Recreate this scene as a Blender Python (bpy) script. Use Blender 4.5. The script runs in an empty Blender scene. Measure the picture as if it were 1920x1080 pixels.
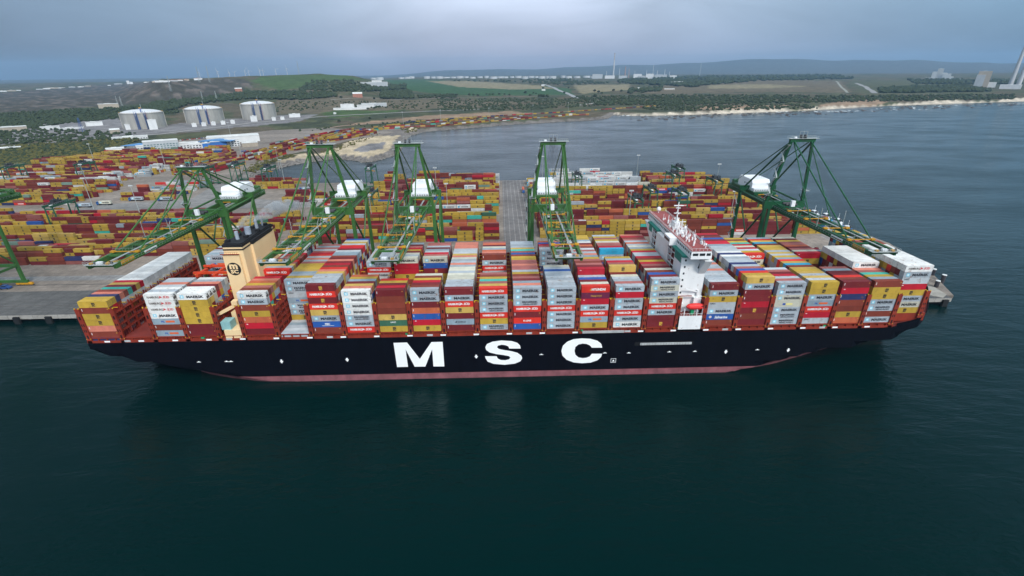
import bpy, math, random
import numpy as np
from mathutils import Vector, Matrix, noise as mnoise
random.seed(7)
SC = bpy.context.scene
COL = SC.collection
USE_HAZE = True

# ------------------------------------------------------------------ camera
FPX, PIT, ROL, YAW = 893.354, .4269, -.0093, -.0208
CAM = np.array([10.11, -185.3925, 129.5])
_cr, _sr, _c, _s, _cp, _sp = math.cos(ROL), math.sin(ROL), math.cos(YAW), math.sin(YAW), math.cos(PIT), math.sin(PIT)
_R = np.array([_c, _s, 0]); _Fh = np.array([-_s, _c, 0]); _Z = np.array([0, 0, 1.])
_F = _cp*_Fh-_sp*_Z; _D = -(_sp*_Fh+_cp*_Z)
_Rp = _cr*_R-_sr*_D; _Dp = _sr*_R+_cr*_D
cam_d = bpy.data.cameras.new('camera'); cam = bpy.data.objects.new('camera', cam_d); COL.objects.link(cam)
cam_d.sensor_width = 36; cam_d.lens = FPX/1920*36; cam_d.clip_start = 1; cam_d.clip_end = 60000
m = Matrix.Identity(4)
for i in range(3):
    m[i][0] = _Rp[i]; m[i][1] = -_Dp[i]; m[i][2] = -_F[i]; m[i][3] = CAM[i]
cam.matrix_world = m
SC.camera = cam
def onz(x, y, z=5.0):
    d = _F+(x-960)/FPX*_Rp+(y-540)/FPX*_Dp
    return CAM+d*((z-CAM[2])/d[2])
def ony(x, y, Y):
    d = _F+(x-960)/FPX*_Rp+(y-540)/FPX*_Dp
    return CAM+d*((Y-CAM[1])/d[1])
def pj(p):
    v = np.asarray(p, float)-CAM; z = v@_F
    return 960+FPX*(v@_Rp)/z, 540+FPX*(v@_Dp)/z

# ------------------------------------------------------------------ world and sun: overcast
SUN_EL, SUN_AZ = math.radians(42), math.radians(150)     # azimuth clockwise from +Y: light from the front right
W = bpy.data.worlds.new("World"); SC.world = W; W.use_nodes = True
nt = W.node_tree; nt.nodes.clear()
N = nt.nodes.new; L = nt.links.new
sky = N('ShaderNodeTexSky'); sky.sky_type = 'NISHITA'; sky.sun_disc = False
sky.sun_elevation = SUN_EL; sky.sun_rotation = SUN_AZ
b1 = N('ShaderNodeBackground'); b1.inputs[1].default_value = .06; L(sky.outputs[0], b1.inputs[0])
geo = N('ShaderNodeTexCoord'); sep = N('ShaderNodeSeparateXYZ'); L(geo.outputs['Generated'], sep.inputs[0])
ramp = N('ShaderNodeValToRGB'); L(sep.outputs['Z'], ramp.inputs[0])
cr = ramp.color_ramp
cr.elements[0].position = 0.0; cr.elements[0].color = (.185, .200, .265, 1)
cr.elements[1].position = 1.0; cr.elements[1].color = (.74, .79, .86, 1)
for p, c in ((.03, (.275, .292, .385, 1)), (.07, (.325, .36, .46, 1)), (.12, (.41, .465, .575, 1)), (.4, (.62, .70, .83, 1))):
    e = cr.elements.new(p); e.color = c
mp = N('ShaderNodeMapping'); mp.inputs['Scale'].default_value = (3.2, 3.2, 13); L(geo.outputs['Generated'], mp.inputs[0])
nz = N('ShaderNodeTexNoise'); nz.inputs['Scale'].default_value = 1.0; nz.inputs['Detail'].default_value = 6; nz.inputs['Roughness'].default_value = .5
nz.inputs['Distortion'].default_value = .5; L(mp.outputs[0], nz.inputs[0])
mr = N('ShaderNodeMapRange'); mr.inputs[1].default_value = .28; mr.inputs[2].default_value = .75; mr.inputs[3].default_value = .80; mr.inputs[4].default_value = 1.17
L(nz.outputs[0], mr.inputs[0])
# thicker, bluer cloud away to both sides (azimuth), thinner straight ahead
sx = N('ShaderNodeMath'); sx.operation = 'ABSOLUTE'; L(sep.outputs['X'], sx.inputs[0])
mr2 = N('ShaderNodeMapRange'); mr2.inputs[1].default_value = .12; mr2.inputs[2].default_value = .78; mr2.inputs[3].default_value = 0; mr2.inputs[4].default_value = 1
L(sx.outputs[0], mr2.inputs[0])
side = N('ShaderNodeMix'); side.data_type = 'RGBA'; side.inputs[6].default_value = (1, 1, 1, 1); side.inputs[7].default_value = (.30, .51, .59, 1)
L(mr2.outputs[0], side.inputs[0])
mu1 = N('ShaderNodeMix'); mu1.data_type = 'RGBA'; mu1.blend_type = 'MULTIPLY'; mu1.inputs[0].default_value = 1
lx = N('ShaderNodeMapRange'); lx.inputs[1].default_value = -.25; lx.inputs[2].default_value = -.75; L(sep.outputs['X'], lx.inputs[0])
side2 = N('ShaderNodeMix'); side2.data_type = 'RGBA'; L(side.outputs[2], side2.inputs[6]); side2.inputs[7].default_value = (.32, .38, .42, 1); L(lx.outputs[0], side2.inputs[0])
L(ramp.outputs[0], mu1.inputs[6]); L(side2.outputs[2], mu1.inputs[7])
mu = N('ShaderNodeVectorMath'); mu.operation = 'SCALE'; L(mu1.outputs[2], mu.inputs[0]); L(mr.outputs[0], mu.inputs['Scale'])
# the veiled sun stands behind the camera: unseen sky brightened that way, dimmed ahead to darken the water
yf = N('ShaderNodeMapRange'); yf.inputs[1].default_value = -.5; yf.inputs[2].default_value = .55; yf.inputs[3].default_value = 1.75; yf.inputs[4].default_value = .40; L(sep.outputs['Y'], yf.inputs[0])
zm = N('ShaderNodeMapRange'); zm.inputs[1].default_value = .2; zm.inputs[2].default_value = .42; L(sep.outputs['Z'], zm.inputs[0])
fm1 = N('ShaderNodeMix'); fm1.data_type = 'FLOAT'; fm1.inputs[2].default_value = 1; L(zm.outputs[0], fm1.inputs[0]); L(yf.outputs[0], fm1.inputs[3])
mu2 = N('ShaderNodeVectorMath'); mu2.operation = 'SCALE'; L(mu.outputs[0], mu2.inputs[0]); L(fm1.outputs[0], mu2.inputs['Scale'])
b2 = N('ShaderNodeBackground'); L(mu2.outputs[0], b2.inputs[0]); b2.inputs[1].default_value = .92
ad = N('ShaderNodeMixShader'); ad.inputs[0].default_value = .93; L(b1.outputs[0], ad.inputs[1]); L(b2.outputs[0], ad.inputs[2])
wo = N('ShaderNodeOutputWorld'); L(ad.outputs[0], wo.inputs[0])
sun_d = bpy.data.lights.new('sun', 'SUN'); sun_d.energy = 1.5; sun_d.angle = math.radians(14); sun_d.color = (1, .96, .9)
sun = bpy.data.objects.new('sun', sun_d); COL.objects.link(sun)
sv = Vector((math.sin(SUN_AZ)*math.cos(SUN_EL), math.cos(SUN_AZ)*math.cos(SUN_EL), math.sin(SUN_EL)))
sun.rotation_euler = sv.to_track_quat('Z', 'Y').to_euler()
SC.view_settings.view_transform = 'Standard'; SC.view_settings.look = 'None'; SC.view_settings.exposure = 0.9; SC.view_settings.gamma = 1
SC.cycles.max_bounces = 6; SC.cycles.diffuse_bounces = 2; SC.cycles.glossy_bounces = 2; SC.cycles.volume_bounces = 0
SC.cycles.transparent_max_bounces = 8

# ------------------------------------------------------------------ materials
MATS = {}
def nodes(name):
    m = bpy.data.materials.new(name); m.use_nodes = True
    t = m.node_tree; b = t.nodes['Principled BSDF']
    return m, t, b, t.nodes.new, t.links.new
def paint(name, col, rough=.55, dirt=.35, scale=.35, rust=0.0, vary=.12, metal=0.0, spec=.35, st=.3):
    """weathered paint: base colour, per-object tint, grime streaks, optional rust patches"""
    if name in MATS: return MATS[name]
    m, t, b, N, L = nodes(name)
    tc = N('ShaderNodeTexCoord'); oi = N('ShaderNodeObjectInfo')
    addv = N('ShaderNodeVectorMath'); addv.operation = 'ADD'; L(tc.outputs['Object'], addv.inputs[0])
    rv = N('ShaderNodeVectorMath'); rv.operation = 'SCALE'; rv.inputs[0].default_value = (37, 91, 53); L(oi.outputs['Random'], rv.inputs['Scale']); L(rv.outputs[0], addv.inputs[1])
    n1 = N('ShaderNodeTexNoise'); n1.inputs['Scale'].default_value = scale; n1.inputs['Detail'].default_value = 5; n1.inputs['Roughness'].default_value = .65
    mps = N('ShaderNodeMapping'); mps.inputs['Scale'].default_value = (1, 1, st); L(addv.outputs[0], mps.inputs[0]); L(mps.outputs[0], n1.inputs[0])
    r = N('ShaderNodeMapRange'); r.inputs[1].default_value = .3; r.inputs[2].default_value = .8; r.inputs[3].default_value = 1+dirt*.35; r.inputs[4].default_value = 1-dirt
    L(n1.outputs[0], r.inputs[0])
    v = N('ShaderNodeMapRange'); v.inputs[3].default_value = 1-vary; v.inputs[4].default_value = 1+vary; L(oi.outputs['Random'], v.inputs[0])
    mm = N('ShaderNodeMath'); mm.operation = 'MULTIPLY'; L(r.outputs[0], mm.inputs[0]); L(v.outputs[0], mm.inputs[1])
    sc = N('ShaderNodeVectorMath'); sc.operation = 'SCALE'; sc.inputs[0].default_value = col[:3]; L(mm.outputs[0], sc.inputs['Scale'])
    out = sc.outputs[0]
    if rust:
        n2 = N('ShaderNodeTexNoise'); n2.inputs['Scale'].default_value = .55; n2.inputs['Detail'].default_value = 7; n2.inputs['Roughness'].default_value = .75; L(addv.outputs[0], n2.inputs[0])
        rr = N('ShaderNodeMapRange'); rr.inputs[1].default_value = .60-rust*.12; rr.inputs[2].default_value = .72-rust*.1; L(n2.outputs[0], rr.inputs[0])
        mx = N('ShaderNodeMix'); mx.data_type = 'RGBA'; L(rr.outputs[0], mx.inputs[0]); L(out, mx.inputs[6]); mx.inputs[7].default_value = (.20, .075, .03, 1)
        out = mx.outputs[2]
    L(out, b.inputs['Base Color']); b.inputs['Roughness'].default_value = rough; b.inputs['Metallic'].default_value = metal
    b.inputs['Specular IOR Level'].default_value = spec
    MATS[name] = m; return m
def vcol(name, rough=.6, dirt=.3, scale=.3, rust=.35, spec=.3, detail=5):
    if name in MATS: return MATS[name]
    m, t, b, N, L = nodes(name)
    at = N('ShaderNodeAttribute'); at.attribute_name = 'Col'
    tc = N('ShaderNodeTexCoord'); n1 = N('ShaderNodeTexNoise'); n1.inputs['Scale'].default_value = scale; n1.inputs['Detail'].default_value = detail; n1.inputs['Roughness'].default_value = .65
    L(tc.outputs['Object'], n1.inputs[0])
    r = N('ShaderNodeMapRange'); r.inputs[1].default_value = .3; r.inputs[2].default_value = .8; r.inputs[3].default_value = 1+dirt*.4; r.inputs[4].default_value = 1-dirt
    L(n1.outputs[0], r.inputs[0])
    sc = N('ShaderNodeVectorMath'); sc.operation = 'SCALE'; L(at.outputs[0], sc.inputs[0]); L(r.outputs[0], sc.inputs['Scale'])
    out = sc.outputs[0]
    if rust:
        n2 = N('ShaderNodeTexNoise'); n2.inputs['Scale'].default_value = .5; n2.inputs['Detail'].default_value = 7; n2.inputs['Roughness'].default_value = .75; L(tc.outputs['Object'], n2.inputs[0])
        rr = N('ShaderNodeMapRange'); rr.inputs[1].default_value = .60; rr.inputs[2].default_value = .72; rr.inputs[4].default_value = .8*rust*2; L(n2.outputs[0], rr.inputs[0])
        mx = N('ShaderNodeMix'); mx.data_type = 'RGBA'; L(rr.outputs[0], mx.inputs[0]); L(out, mx.inputs[6]); mx.inputs[7].default_value = (.20, .08, .035, 1); out = mx.outputs[2]
    L(out, b.inputs['Base Color']); b.inputs['Roughness'].default_value = rough; b.inputs['Specular IOR Level'].default_value = spec
    MATS[name] = m; return m

# ------------------------------------------------------------------ mesh builder
class MB:
    def __init__(s): s.v = []; s.f = []; s.mi = []; s.c = []; s.mats = []; s.cur = 0; s.col = (1, 1, 1)
    def mat(s, m):
        if m not in s.mats: s.mats.append(m)
        s.cur = s.mats.index(m); return s
    def face(s, idx): s.f.append(idx); s.mi.append(s.cur); s.c.append(s.col)
    def add(s, vs, fs):
        o = len(s.v); s.v += [tuple(map(float, p)) for p in vs]
        for f in fs: s.face([o+i for i in f])
    def box(s, x0, x1, y0, y1, z0, z1, bottom=True):
        vs = [(x0, y0, z0), (x1, y0, z0), (x1, y1, z0), (x0, y1, z0), (x0, y0, z1), (x1, y0, z1), (x1, y1, z1), (x0, y1, z1)]
        fs = [(4, 5, 6, 7), (0, 1, 5, 4), (1, 2, 6, 5), (2, 3, 7, 6), (3, 0, 4, 7)]
        if bottom: fs.append((3, 2, 1, 0))
        s.add(vs, fs)
    def obox(s, cx, cy, z0, z1, lx, ly, ang=0, bottom=False):
        ca, sa = math.cos(ang), math.sin(ang); q = []
        for z in (z0, z1):
            for a, b in ((-1, -1), (1, -1), (1, 1), (-1, 1)):
                q.append((cx+a*lx/2*ca-b*ly/2*sa, cy+a*lx/2*sa+b*ly/2*ca, z))
        fs = [(4, 5, 6, 7), (0, 1, 5, 4), (1, 2, 6, 5), (2, 3, 7, 6), (3, 0, 4, 7)]
        if bottom: fs.append((3, 2, 1, 0))
        s.add(q, fs)
    def beam(s, p, q, w, h=None, w2=None, h2=None):
        h = h or w; w2 = w2 or w; h2 = h2 or (h if w2 == w else w2*h/w)
        p, q = Vector(p), Vector(q); d = (q-p).normalized()
        up = Vector((0, 0, 1)) if abs(d.z) < .9 else Vector((0, 1, 0))
        x = d.cross(up).normalized(); y = x.cross(d)
        vs = [p-x*w/2-y*h/2, p+x*w/2-y*h/2, p+x*w/2+y*h/2, p-x*w/2+y*h/2, q-x*w2/2-y*h2/2, q+x*w2/2-y*h2/2, q+x*w2/2+y*h2/2, q-x*w2/2+y*h2/2]
        s.add(vs, [(0, 1, 5, 4), (1, 2, 6, 5), (2, 3, 7, 6), (3, 0, 4, 7), (3, 2, 1, 0), (4, 5, 6, 7)])
    def tube(s, p, q, r, r2=None, n=8, cap=True):
        r2 = r if r2 is None else r2; p, q = Vector(p), Vector(q); d = (q-p).normalized()
        up = Vector((0, 0, 1)) if abs(d.z) < .9 else Vector((0, 1, 0))
        x = d.cross(up).normalized(); y = x.cross(d); vs = []
        for c, rr in ((p, r), (q, r2)):
            for i in range(n):
                a = 2*math.pi*i/n; vs.append(c+x*math.cos(a)*rr+y*math.sin(a)*rr)
        fs = [(i, (i+1) % n, n+(i+1) % n, n+i) for i in range(n)]
        if cap: fs += [tuple(range(n))[::-1], tuple(range(n, 2*n))]
        s.add(vs, fs)
    def lathe(s, c, prof, n=24):
        vs = []; 
        for r, z in prof:
            for i in range(n):
                a = 2*math.pi*i/n; vs.append((c[0]+r*math.cos(a), c[1]+r*math.sin(a), c[2]+z))
        fs = []
        for k in range(len(prof)-1):
            for i in range(n):
                j = (i+1) % n; fs.append((k*n+i, k*n+j, (k+1)*n+j, (k+1)*n+i))
        fs.append(tuple((len(prof)-1)*n+i for i in range(n)))
        s.add(vs, fs)
    def prism(s, poly, a, b, plane='xy'):
        """poly in plane, extruded from a to b along the third axis"""
        def P(u, v, w): return {'xy': (u, v, w), 'xz': (u, w, v), 'yz': (w, u, v)}[plane]
        n = len(poly); vs = [P(u, v, a) for u, v in poly]+[P(u, v, b) for u, v in poly]
        s.add(vs, [tuple(range(n))[::-1], tuple(range(n, 2*n))]+[(i, (i+1) % n, n+(i+1) % n, n+i) for i in range(n)])
    def mesh(s, name):
        me = bpy.data.meshes.new(name); me.from_pydata(s.v, [], s.f)
        for mm in s.mats: me.materials.append(mm)
        me.polygons.foreach_set('material_index', s.mi)
        if any(c != (1, 1, 1) for c in s.c):
            at = me.attributes.new('Col', 'FLOAT_COLOR', 'CORNER')
            arr = np.repeat(np.array([c+(1,) for c in s.c], dtype=np.float32), [len(f) for f in s.f], axis=0)
            at.data.foreach_set('color', arr.ravel())
        me.update(); return me
    def build(s, name, parent=None, loc=None):
        o = bpy.data.objects.new(name, s.mesh(name)); COL.objects.link(o)
        if loc is not None: o.location = loc
        if parent is not None: o.parent = parent
        return o
def tag(o, label=None, cat=None, group=None, kind=None):
    if label: o['label'] = label
    if cat: o['category'] = cat
    if group: o['group'] = group
    if kind: o['kind'] = kind
    return o
def empty(name, loc=(0, 0, 0), rz=0):
    o = bpy.data.objects.new(name, None); COL.objects.link(o); o.location = loc; o.rotation_euler = (0, 0, rz); o.empty_display_size = .1
    return o
def copy_tree(o, parent=None):
    c = o.copy(); COL.objects.link(c)
    if parent: c.parent = parent
    for ch in [x for x in COL.objects if x.parent == o]: copy_tree(ch, c)
    return c
def text_geo(body, h, width=None, bold=0.0, shear=0.0):
    """flat triangulated lettering (verts 2D, faces), cap height h, optional total width; centred in x, base at 0"""
    cu = bpy.data.curves.new('lettering', 'FONT'); cu.body = body; cu.size = 1; cu.offset = bold; cu.resolution_u = 2; cu.shear = shear; cu.fill_mode = 'FRONT'
    ob = bpy.data.objects.new('lettering', cu); COL.objects.link(ob)
    dg = bpy.context.evaluated_depsgraph_get(); me = bpy.data.meshes.new_from_object(ob.evaluated_get(dg))
    v = np.array([(p.co.x, p.co.y) for p in me.vertices]); f = [tuple(p.vertices) for p in me.polygons]
    bpy.data.objects.remove(ob); bpy.data.curves.remove(cu); bpy.data.meshes.remove(me)
    v[:, 1] -= v[:, 1].min() if '\n' in body else 0
    tot = v[:, 1].max(); sy = h/tot; w = v[:, 0].max()-v[:, 0].min(); sx = sy if width is None else width/w
    v[:, 0] = (v[:, 0]-v[:, 0].min()-w/2)*sx; v[:, 1] *= sy
    return v, f
def put_text(mb, geo, ox, oz, y, flip=1):
    """on a plane of constant y, reading from -y side"""
    v, f = geo; mb.add([(ox+a, y, oz+b) for a, b in v], f)
# ================================================================== water
def water():
    m, t, b, N, L = nodes('sea_water')
    b.inputs['Base Color'].default_value = (.0, .0100, .0095, 1); b.inputs['IOR'].default_value = 1.32; b.inputs['Roughness'].default_value = .12
    b.inputs['Specular IOR Level'].default_value = .5; b.inputs['Specular Tint'].default_value = (.0, .26, .28, 1)
    tc = N('ShaderNodeTexCoord')
    def nz(scale, sx, sy, detail=3, rot=.35):
        mp = N('ShaderNodeMapping'); mp.inputs['Scale'].default_value = (sx, sy, 1); mp.inputs['Rotation'].default_value = (0, 0, rot); L(tc.outputs['Object'], mp.inputs[0])
        n = N('ShaderNodeTexNoise'); n.inputs['Scale'].default_value = scale; n.inputs['Detail'].default_value = detail; n.inputs['Roughness'].default_value = .6; n.inputs['Distortion'].default_value = .4
        L(mp.outputs[0], n.inputs[0]); return n
    a = nz(.55, .45, 1.2, 4); c = nz(.09, .5, 1.3, 4, .2); d = nz(.012, .6, 1.3, 3, .15)
    s1 = N('ShaderNodeMath'); s1.operation = 'MULTIPLY'; s1.inputs[1].default_value = .55; L(a.outputs[0], s1.inputs[0])
    s2 = N('ShaderNodeMath'); s2.operation = 'MULTIPLY_ADD'; s2.inputs[1].default_value = 2.3; L(c.outputs[0], s2.inputs[0]); L(s1.outputs[0], s2.inputs[2])
    # wind patches make the ripple stronger or weaker
    pr = N('ShaderNodeMapRange'); pr.inputs[1].default_value = .35; pr.inputs[2].default_value = .7; pr.inputs[3].default_value = .20; pr.inputs[4].default_value = .52; L(d.outputs[0], pr.inputs[0])
    bp = N('ShaderNodeBump'); bp.inputs['Distance'].default_value = 1.0; L(pr.outputs[0], bp.inputs['Strength']); L(s2.outputs[0], bp.inputs['Height']); L(bp.outputs[0], b.inputs['Normal'])
    r2 = N('ShaderNodeMapRange'); r2.inputs[1].default_value = .35; r2.inputs[2].default_value = .7; r2.inputs[3].default_value = .12; r2.inputs[4].default_value = .26; L(d.outputs[0], r2.inputs[0]); L(r2.outputs[0], b.inputs['Roughness'])
    mb = MB(); mb.mat(m)
    X0, X1, Y0, Y1 = -9000, 14000, -1400, 11000
    mb.add([(X0, Y0, 0), (X1, Y0, 0), (X1, Y1, 0), (X0, Y1, 0)], [(0, 1, 2, 3)])
    tag(mb.build('sea'), 'dark green sea round the ship and the basin', None, None, 'structure')
water()

# ================================================================== shoreline and terrain
SHORE = [(-330, 380), (-322, 470), (-334, 503), (-318, 560), (-300, 596), (-262, 628), (-222, 606), (-208, 588), (-192, 596), (-172, 650), (-170, 700), (-184, 800), (-192, 930), (-170, 1006),
         (-60, 1080), (41, 1150), (160, 1206), (273, 1248), (330, 1300), (352, 1365), (374, 1420), (450, 1375), (620, 1400), (800, 1440), (1018, 1500), (1144, 1549), (1330, 1640), (1554, 1711), (1800, 1770),
         (2149, 1849), (2900, 2000), (4200, 2400), (7000, 3000), (16000, 3600), (16000, 26000), (-18000, 26000), (-18000, 2300), (-2600, 900), (-2000, 380)]
SH = np.array(SHORE, float)
def sdist(px, py, poly=SH):
    """signed distance, positive inside"""
    d2 = np.full(px.shape, 1e18); ins = np.zeros(px.shape, bool); n = len(poly)
    for i in range(n):
        ax, ay = poly[i]; bx, by = poly[(i+1) % n]; ex, ey = bx-ax, by-ay
        t = np.clip(((px-ax)*ex+(py-ay)*ey)/(ex*ex+ey*ey), 0, 1)
        d2 = np.minimum(d2, (px-ax-t*ex)**2+(py-ay-t*ey)**2)
        c = ((ay > py) != (by > py)) & (px < (bx-ax)*(py-ay)/((by-ay) if by != ay else 1e-9)+ax)
        ins ^= c
    return np.where(ins, 1, -1)*np.sqrt(d2)
def inpoly(px, py, poly):
    ins = np.zeros(px.shape, bool); n = len(poly)
    for i in range(n):
        ax, ay = poly[i]; bx, by = poly[(i+1) % n]
        if ay == by: continue
        ins ^= ((ay > py) != (by > py)) & (px < (bx-ax)*(py-ay)/(by-ay)+ax)
    return ins
# height profiles per bearing: (pixel row in the photograph, height) -> (distance, height)
PROF = {
 -400: [(300, 8), (240, 12), (222, 18), (184, 66)],
 0: [(300, 8), (230, 12), (212, 18), (173, -2050)],
 100: [(290, 8), (225, 12), (206, 20), (167, -2150)],
 200: [(280, 7), (225, 12), (198, 22), (159, -2300)],
 300: [(270, 7), (220, 13), (193, 27), (152, -2700)],
 400: [(260, 6), (215, 14), (183, 34), (146, -3000)],
 480: [(250, 6), (205, 15), (175, 42), (156, 84), (143, -3300)],
 600: [(245, 6), (205, 15), (180, 40), (160, 82), (139.8, -3500)],
 660: [(240, 6), (200, 16), (180, 34), (160, 72), (143.3, -3500)],
 720: [(235, 6), (195, 16), (180, 26), (160, 55), (148.5, -3400)],
 800: [(230, 6), (190, 15), (160, 36), (148, 56)],
 960: [(215, 6), (190, 11), (170, 18), (150, 34), (145, 42)],
 1150: [(205, 6), (190, 12), (170, 18), (150, 30), (144, 36)],
 1400: [(198, 12), (185, 15), (160, 22), (146, 34)],
 1700: [(190, 12), (180, 14), (160, 18), (145, 30)],
 2000: [(184, 10), (175, 12), (160, 16), (145, 26)],
 2400: [(176, 10), (168, 12), (155, 18), (145, 26)]}
RIDGE = {-400: 190, 0: 190, 480: 160, 700: 145, 800: 136, 900: 130, 1040: 128, 1150: 124, 1250: 119, 1440: 111, 1600: 112, 1700: 114, 1800: 117, 2400: 118}   # far hills at 15 km: pixel row of the crest
RS = np.geomspace(250, 17500, 300)
AZ = np.arange(-420, 2430, 5.0)
PK = sorted(PROF); prof_h = []
for k in PK:
    pts = [(0, 5), (420, 5)]
    for y, h in PROF[k]:
        if h < -1000: d_ = _F+(k-960)/FPX*_Rp+(y-540)/FPX*_Dp; h = CAM[2]+d_[2]/math.hypot(d_[0], d_[1])*(-h)
        p = onz(k, y, h); r = math.hypot(p[0]-CAM[0], p[1]-CAM[1])
        if r > pts[-1][0]+30: pts.append((r, h))
    last = pts[-1]
    if k <= 720: pts += [(last[0]+600, last[1]-2), (last[0]+2500, 45 if k > 300 else last[1]-10), (9500, 30), (12500, 30)]
    else: pts += [(max(9500, last[0]+500), 44), (12500, 50)]
    a = np.array(pts); prof_h.append(np.interp(RS, a[:, 0], a[:, 1]))
prof_h = np.array(prof_h)
def az_dir(px):
    d = _F+(px-960)/FPX*_Rp+(134-540)/FPX*_Dp; n = math.hypot(d[0], d[1]); return d[0]/n, d[1]/n
AD = np.array([az_dir(a) for a in AZ])
TH = np.array([[np.interp(a, PK, prof_h[:, j]) for j in range(len(RS))] for a in AZ])
for i, a in enumerate(AZ):                       # the far hills
    y = np.interp(a, sorted(RIDGE), [RIDGE[k] for k in sorted(RIDGE)])
    y += 1.2*math.sin(a*.021)+.7*math.sin(a*.057+1)
    d = _F+(a-960)/FPX*_Rp+(y-540)/FPX*_Dp; z = CAM[2]+d[2]/math.hypot(d[0], d[1])*15000
    z = max(z, 40)
    TH[i] = np.where(RS > 10500, TH[i]+(z-TH[i])*np.clip((RS-10500)/4500, 0, 1)**1.4, TH[i])
GX = CAM[0]+AD[:, 0:1]*RS[None]; GY = CAM[1]+AD[:, 1:2]*RS[None]
SDI = sdist(GX, GY)
NZ = np.array([[mnoise.fractal((GX[i, j]/260., GY[i, j]/260., 3.1), 1, 2.1, 4) for j in range(len(RS))] for i in range(len(AZ))])
NF = np.array([[mnoise.noise((GX[i, j]/45., GY[i, j]/45., 9.1)) for j in range(len(RS))] for i in range(len(AZ))])
amp = np.clip((TH-5)/18, 0, 1)*np.clip((RS[None]-700)/1200, 0, 1)
TH = TH+NZ*amp*6+NF*amp*1.6
# gullies and spoil ribs on the quarried scarp
PX = np.repeat(AZ[:, None], len(RS), 1); 
_v = np.stack([GX, GY, TH], -1)-CAM; _z = _v@_F; PY = 540+FPX*(_v@_Dp)/_z; PX = 960+FPX*(_v@_Rp)/_z
scarp = inpoly(PX, PY, [(-420, 190), (0, 174), (200, 159), (330, 150), (460, 147), (480, 160), (440, 176), (380, 186), (300, 195), (200, 201), (0, 216), (-420, 240)])
TH = TH+np.where(scarp, np.sin(GX/23+NF*3)*3+NF*4, 0)
rockedge = SDI+NF*1.5
SDT = sdist(GX, GY, np.array([(-1900, 66), (280, 66), (300, 110), (312, 160), (292, 300), (283, 414), (-322, 414), (-345, 470), (-352, 560), (-350, 640), (-300, 800), (-230, 960), (-260, 1000), (-330, 1010), (-420, 1075), (-540, 1030), (-640, 880), (-730, 790), (-690, 690), (-690, 585), (-790, 575), (-1000, 470), (-1900, 400)], float))
TH = np.minimum(TH, 4.3+np.maximum(0, -SDT-6)*.09)
TH = np.where(SDI < 26, np.minimum(TH, np.clip(rockedge*.42, -3, 99)), TH)
def ground_z(x, y):
    """height of the terrain at a plan position"""
    v = np.array([x-CAM[0], y-CAM[1]]); r = math.hypot(*v); 
    den = _F+(-960)/FPX*_Rp
    ang = AD[:, 0]*v[1]-AD[:, 1]*v[0]                 # sign change marks the bearing
    i = int(np.clip(np.searchsorted(ang, 0), 1, len(AZ)-1)); a0, a1 = ang[i-1], ang[i]; t = a0/(a0-a1) if a0 != a1 else 0
    t = min(max(t, 0), 1)
    return float((1-t)*np.interp(r, RS, TH[i-1])+t*np.interp(r, RS, TH[i]))
def on_ground(x, y):
    """plan position where the photograph's pixel meets the terrain"""
    d = _F+(x-960)/FPX*_Rp+(y-540)/FPX*_Dp; hn = math.hypot(d[0], d[1]); s = d[2]/hn; prev = None
    i = (x+420)/5.0; i0 = int(np.clip(i, 0, len(AZ)-2))
    ux, uy = d[0]/hn, d[1]/hn; ang = AD[:, 0]*uy-AD[:, 1]*ux
    i = int(np.clip(np.searchsorted(ang, 0), 1, len(AZ)-1)); a0, a1 = ang[i-1], ang[i]; t = a0/(a0-a1) if a0 != a1 else 0
    H = (1-t)*TH[i-1]+t*TH[i]; g = CAM[2]+s*RS-H
    for j in range(1, len(RS)):
        if g[j] <= 0 and RS[j] > 420:
            f = g[j-1]/(g[j-1]-g[j]) if g[j-1] > 0 else 1
            r = RS[j-1]+f*(RS[j]-RS[j-1]); return np.array([CAM[0]+ux*r, CAM[1]+uy*r, H[j-1]+f*(H[j]-H[j-1])])
    return None
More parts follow.
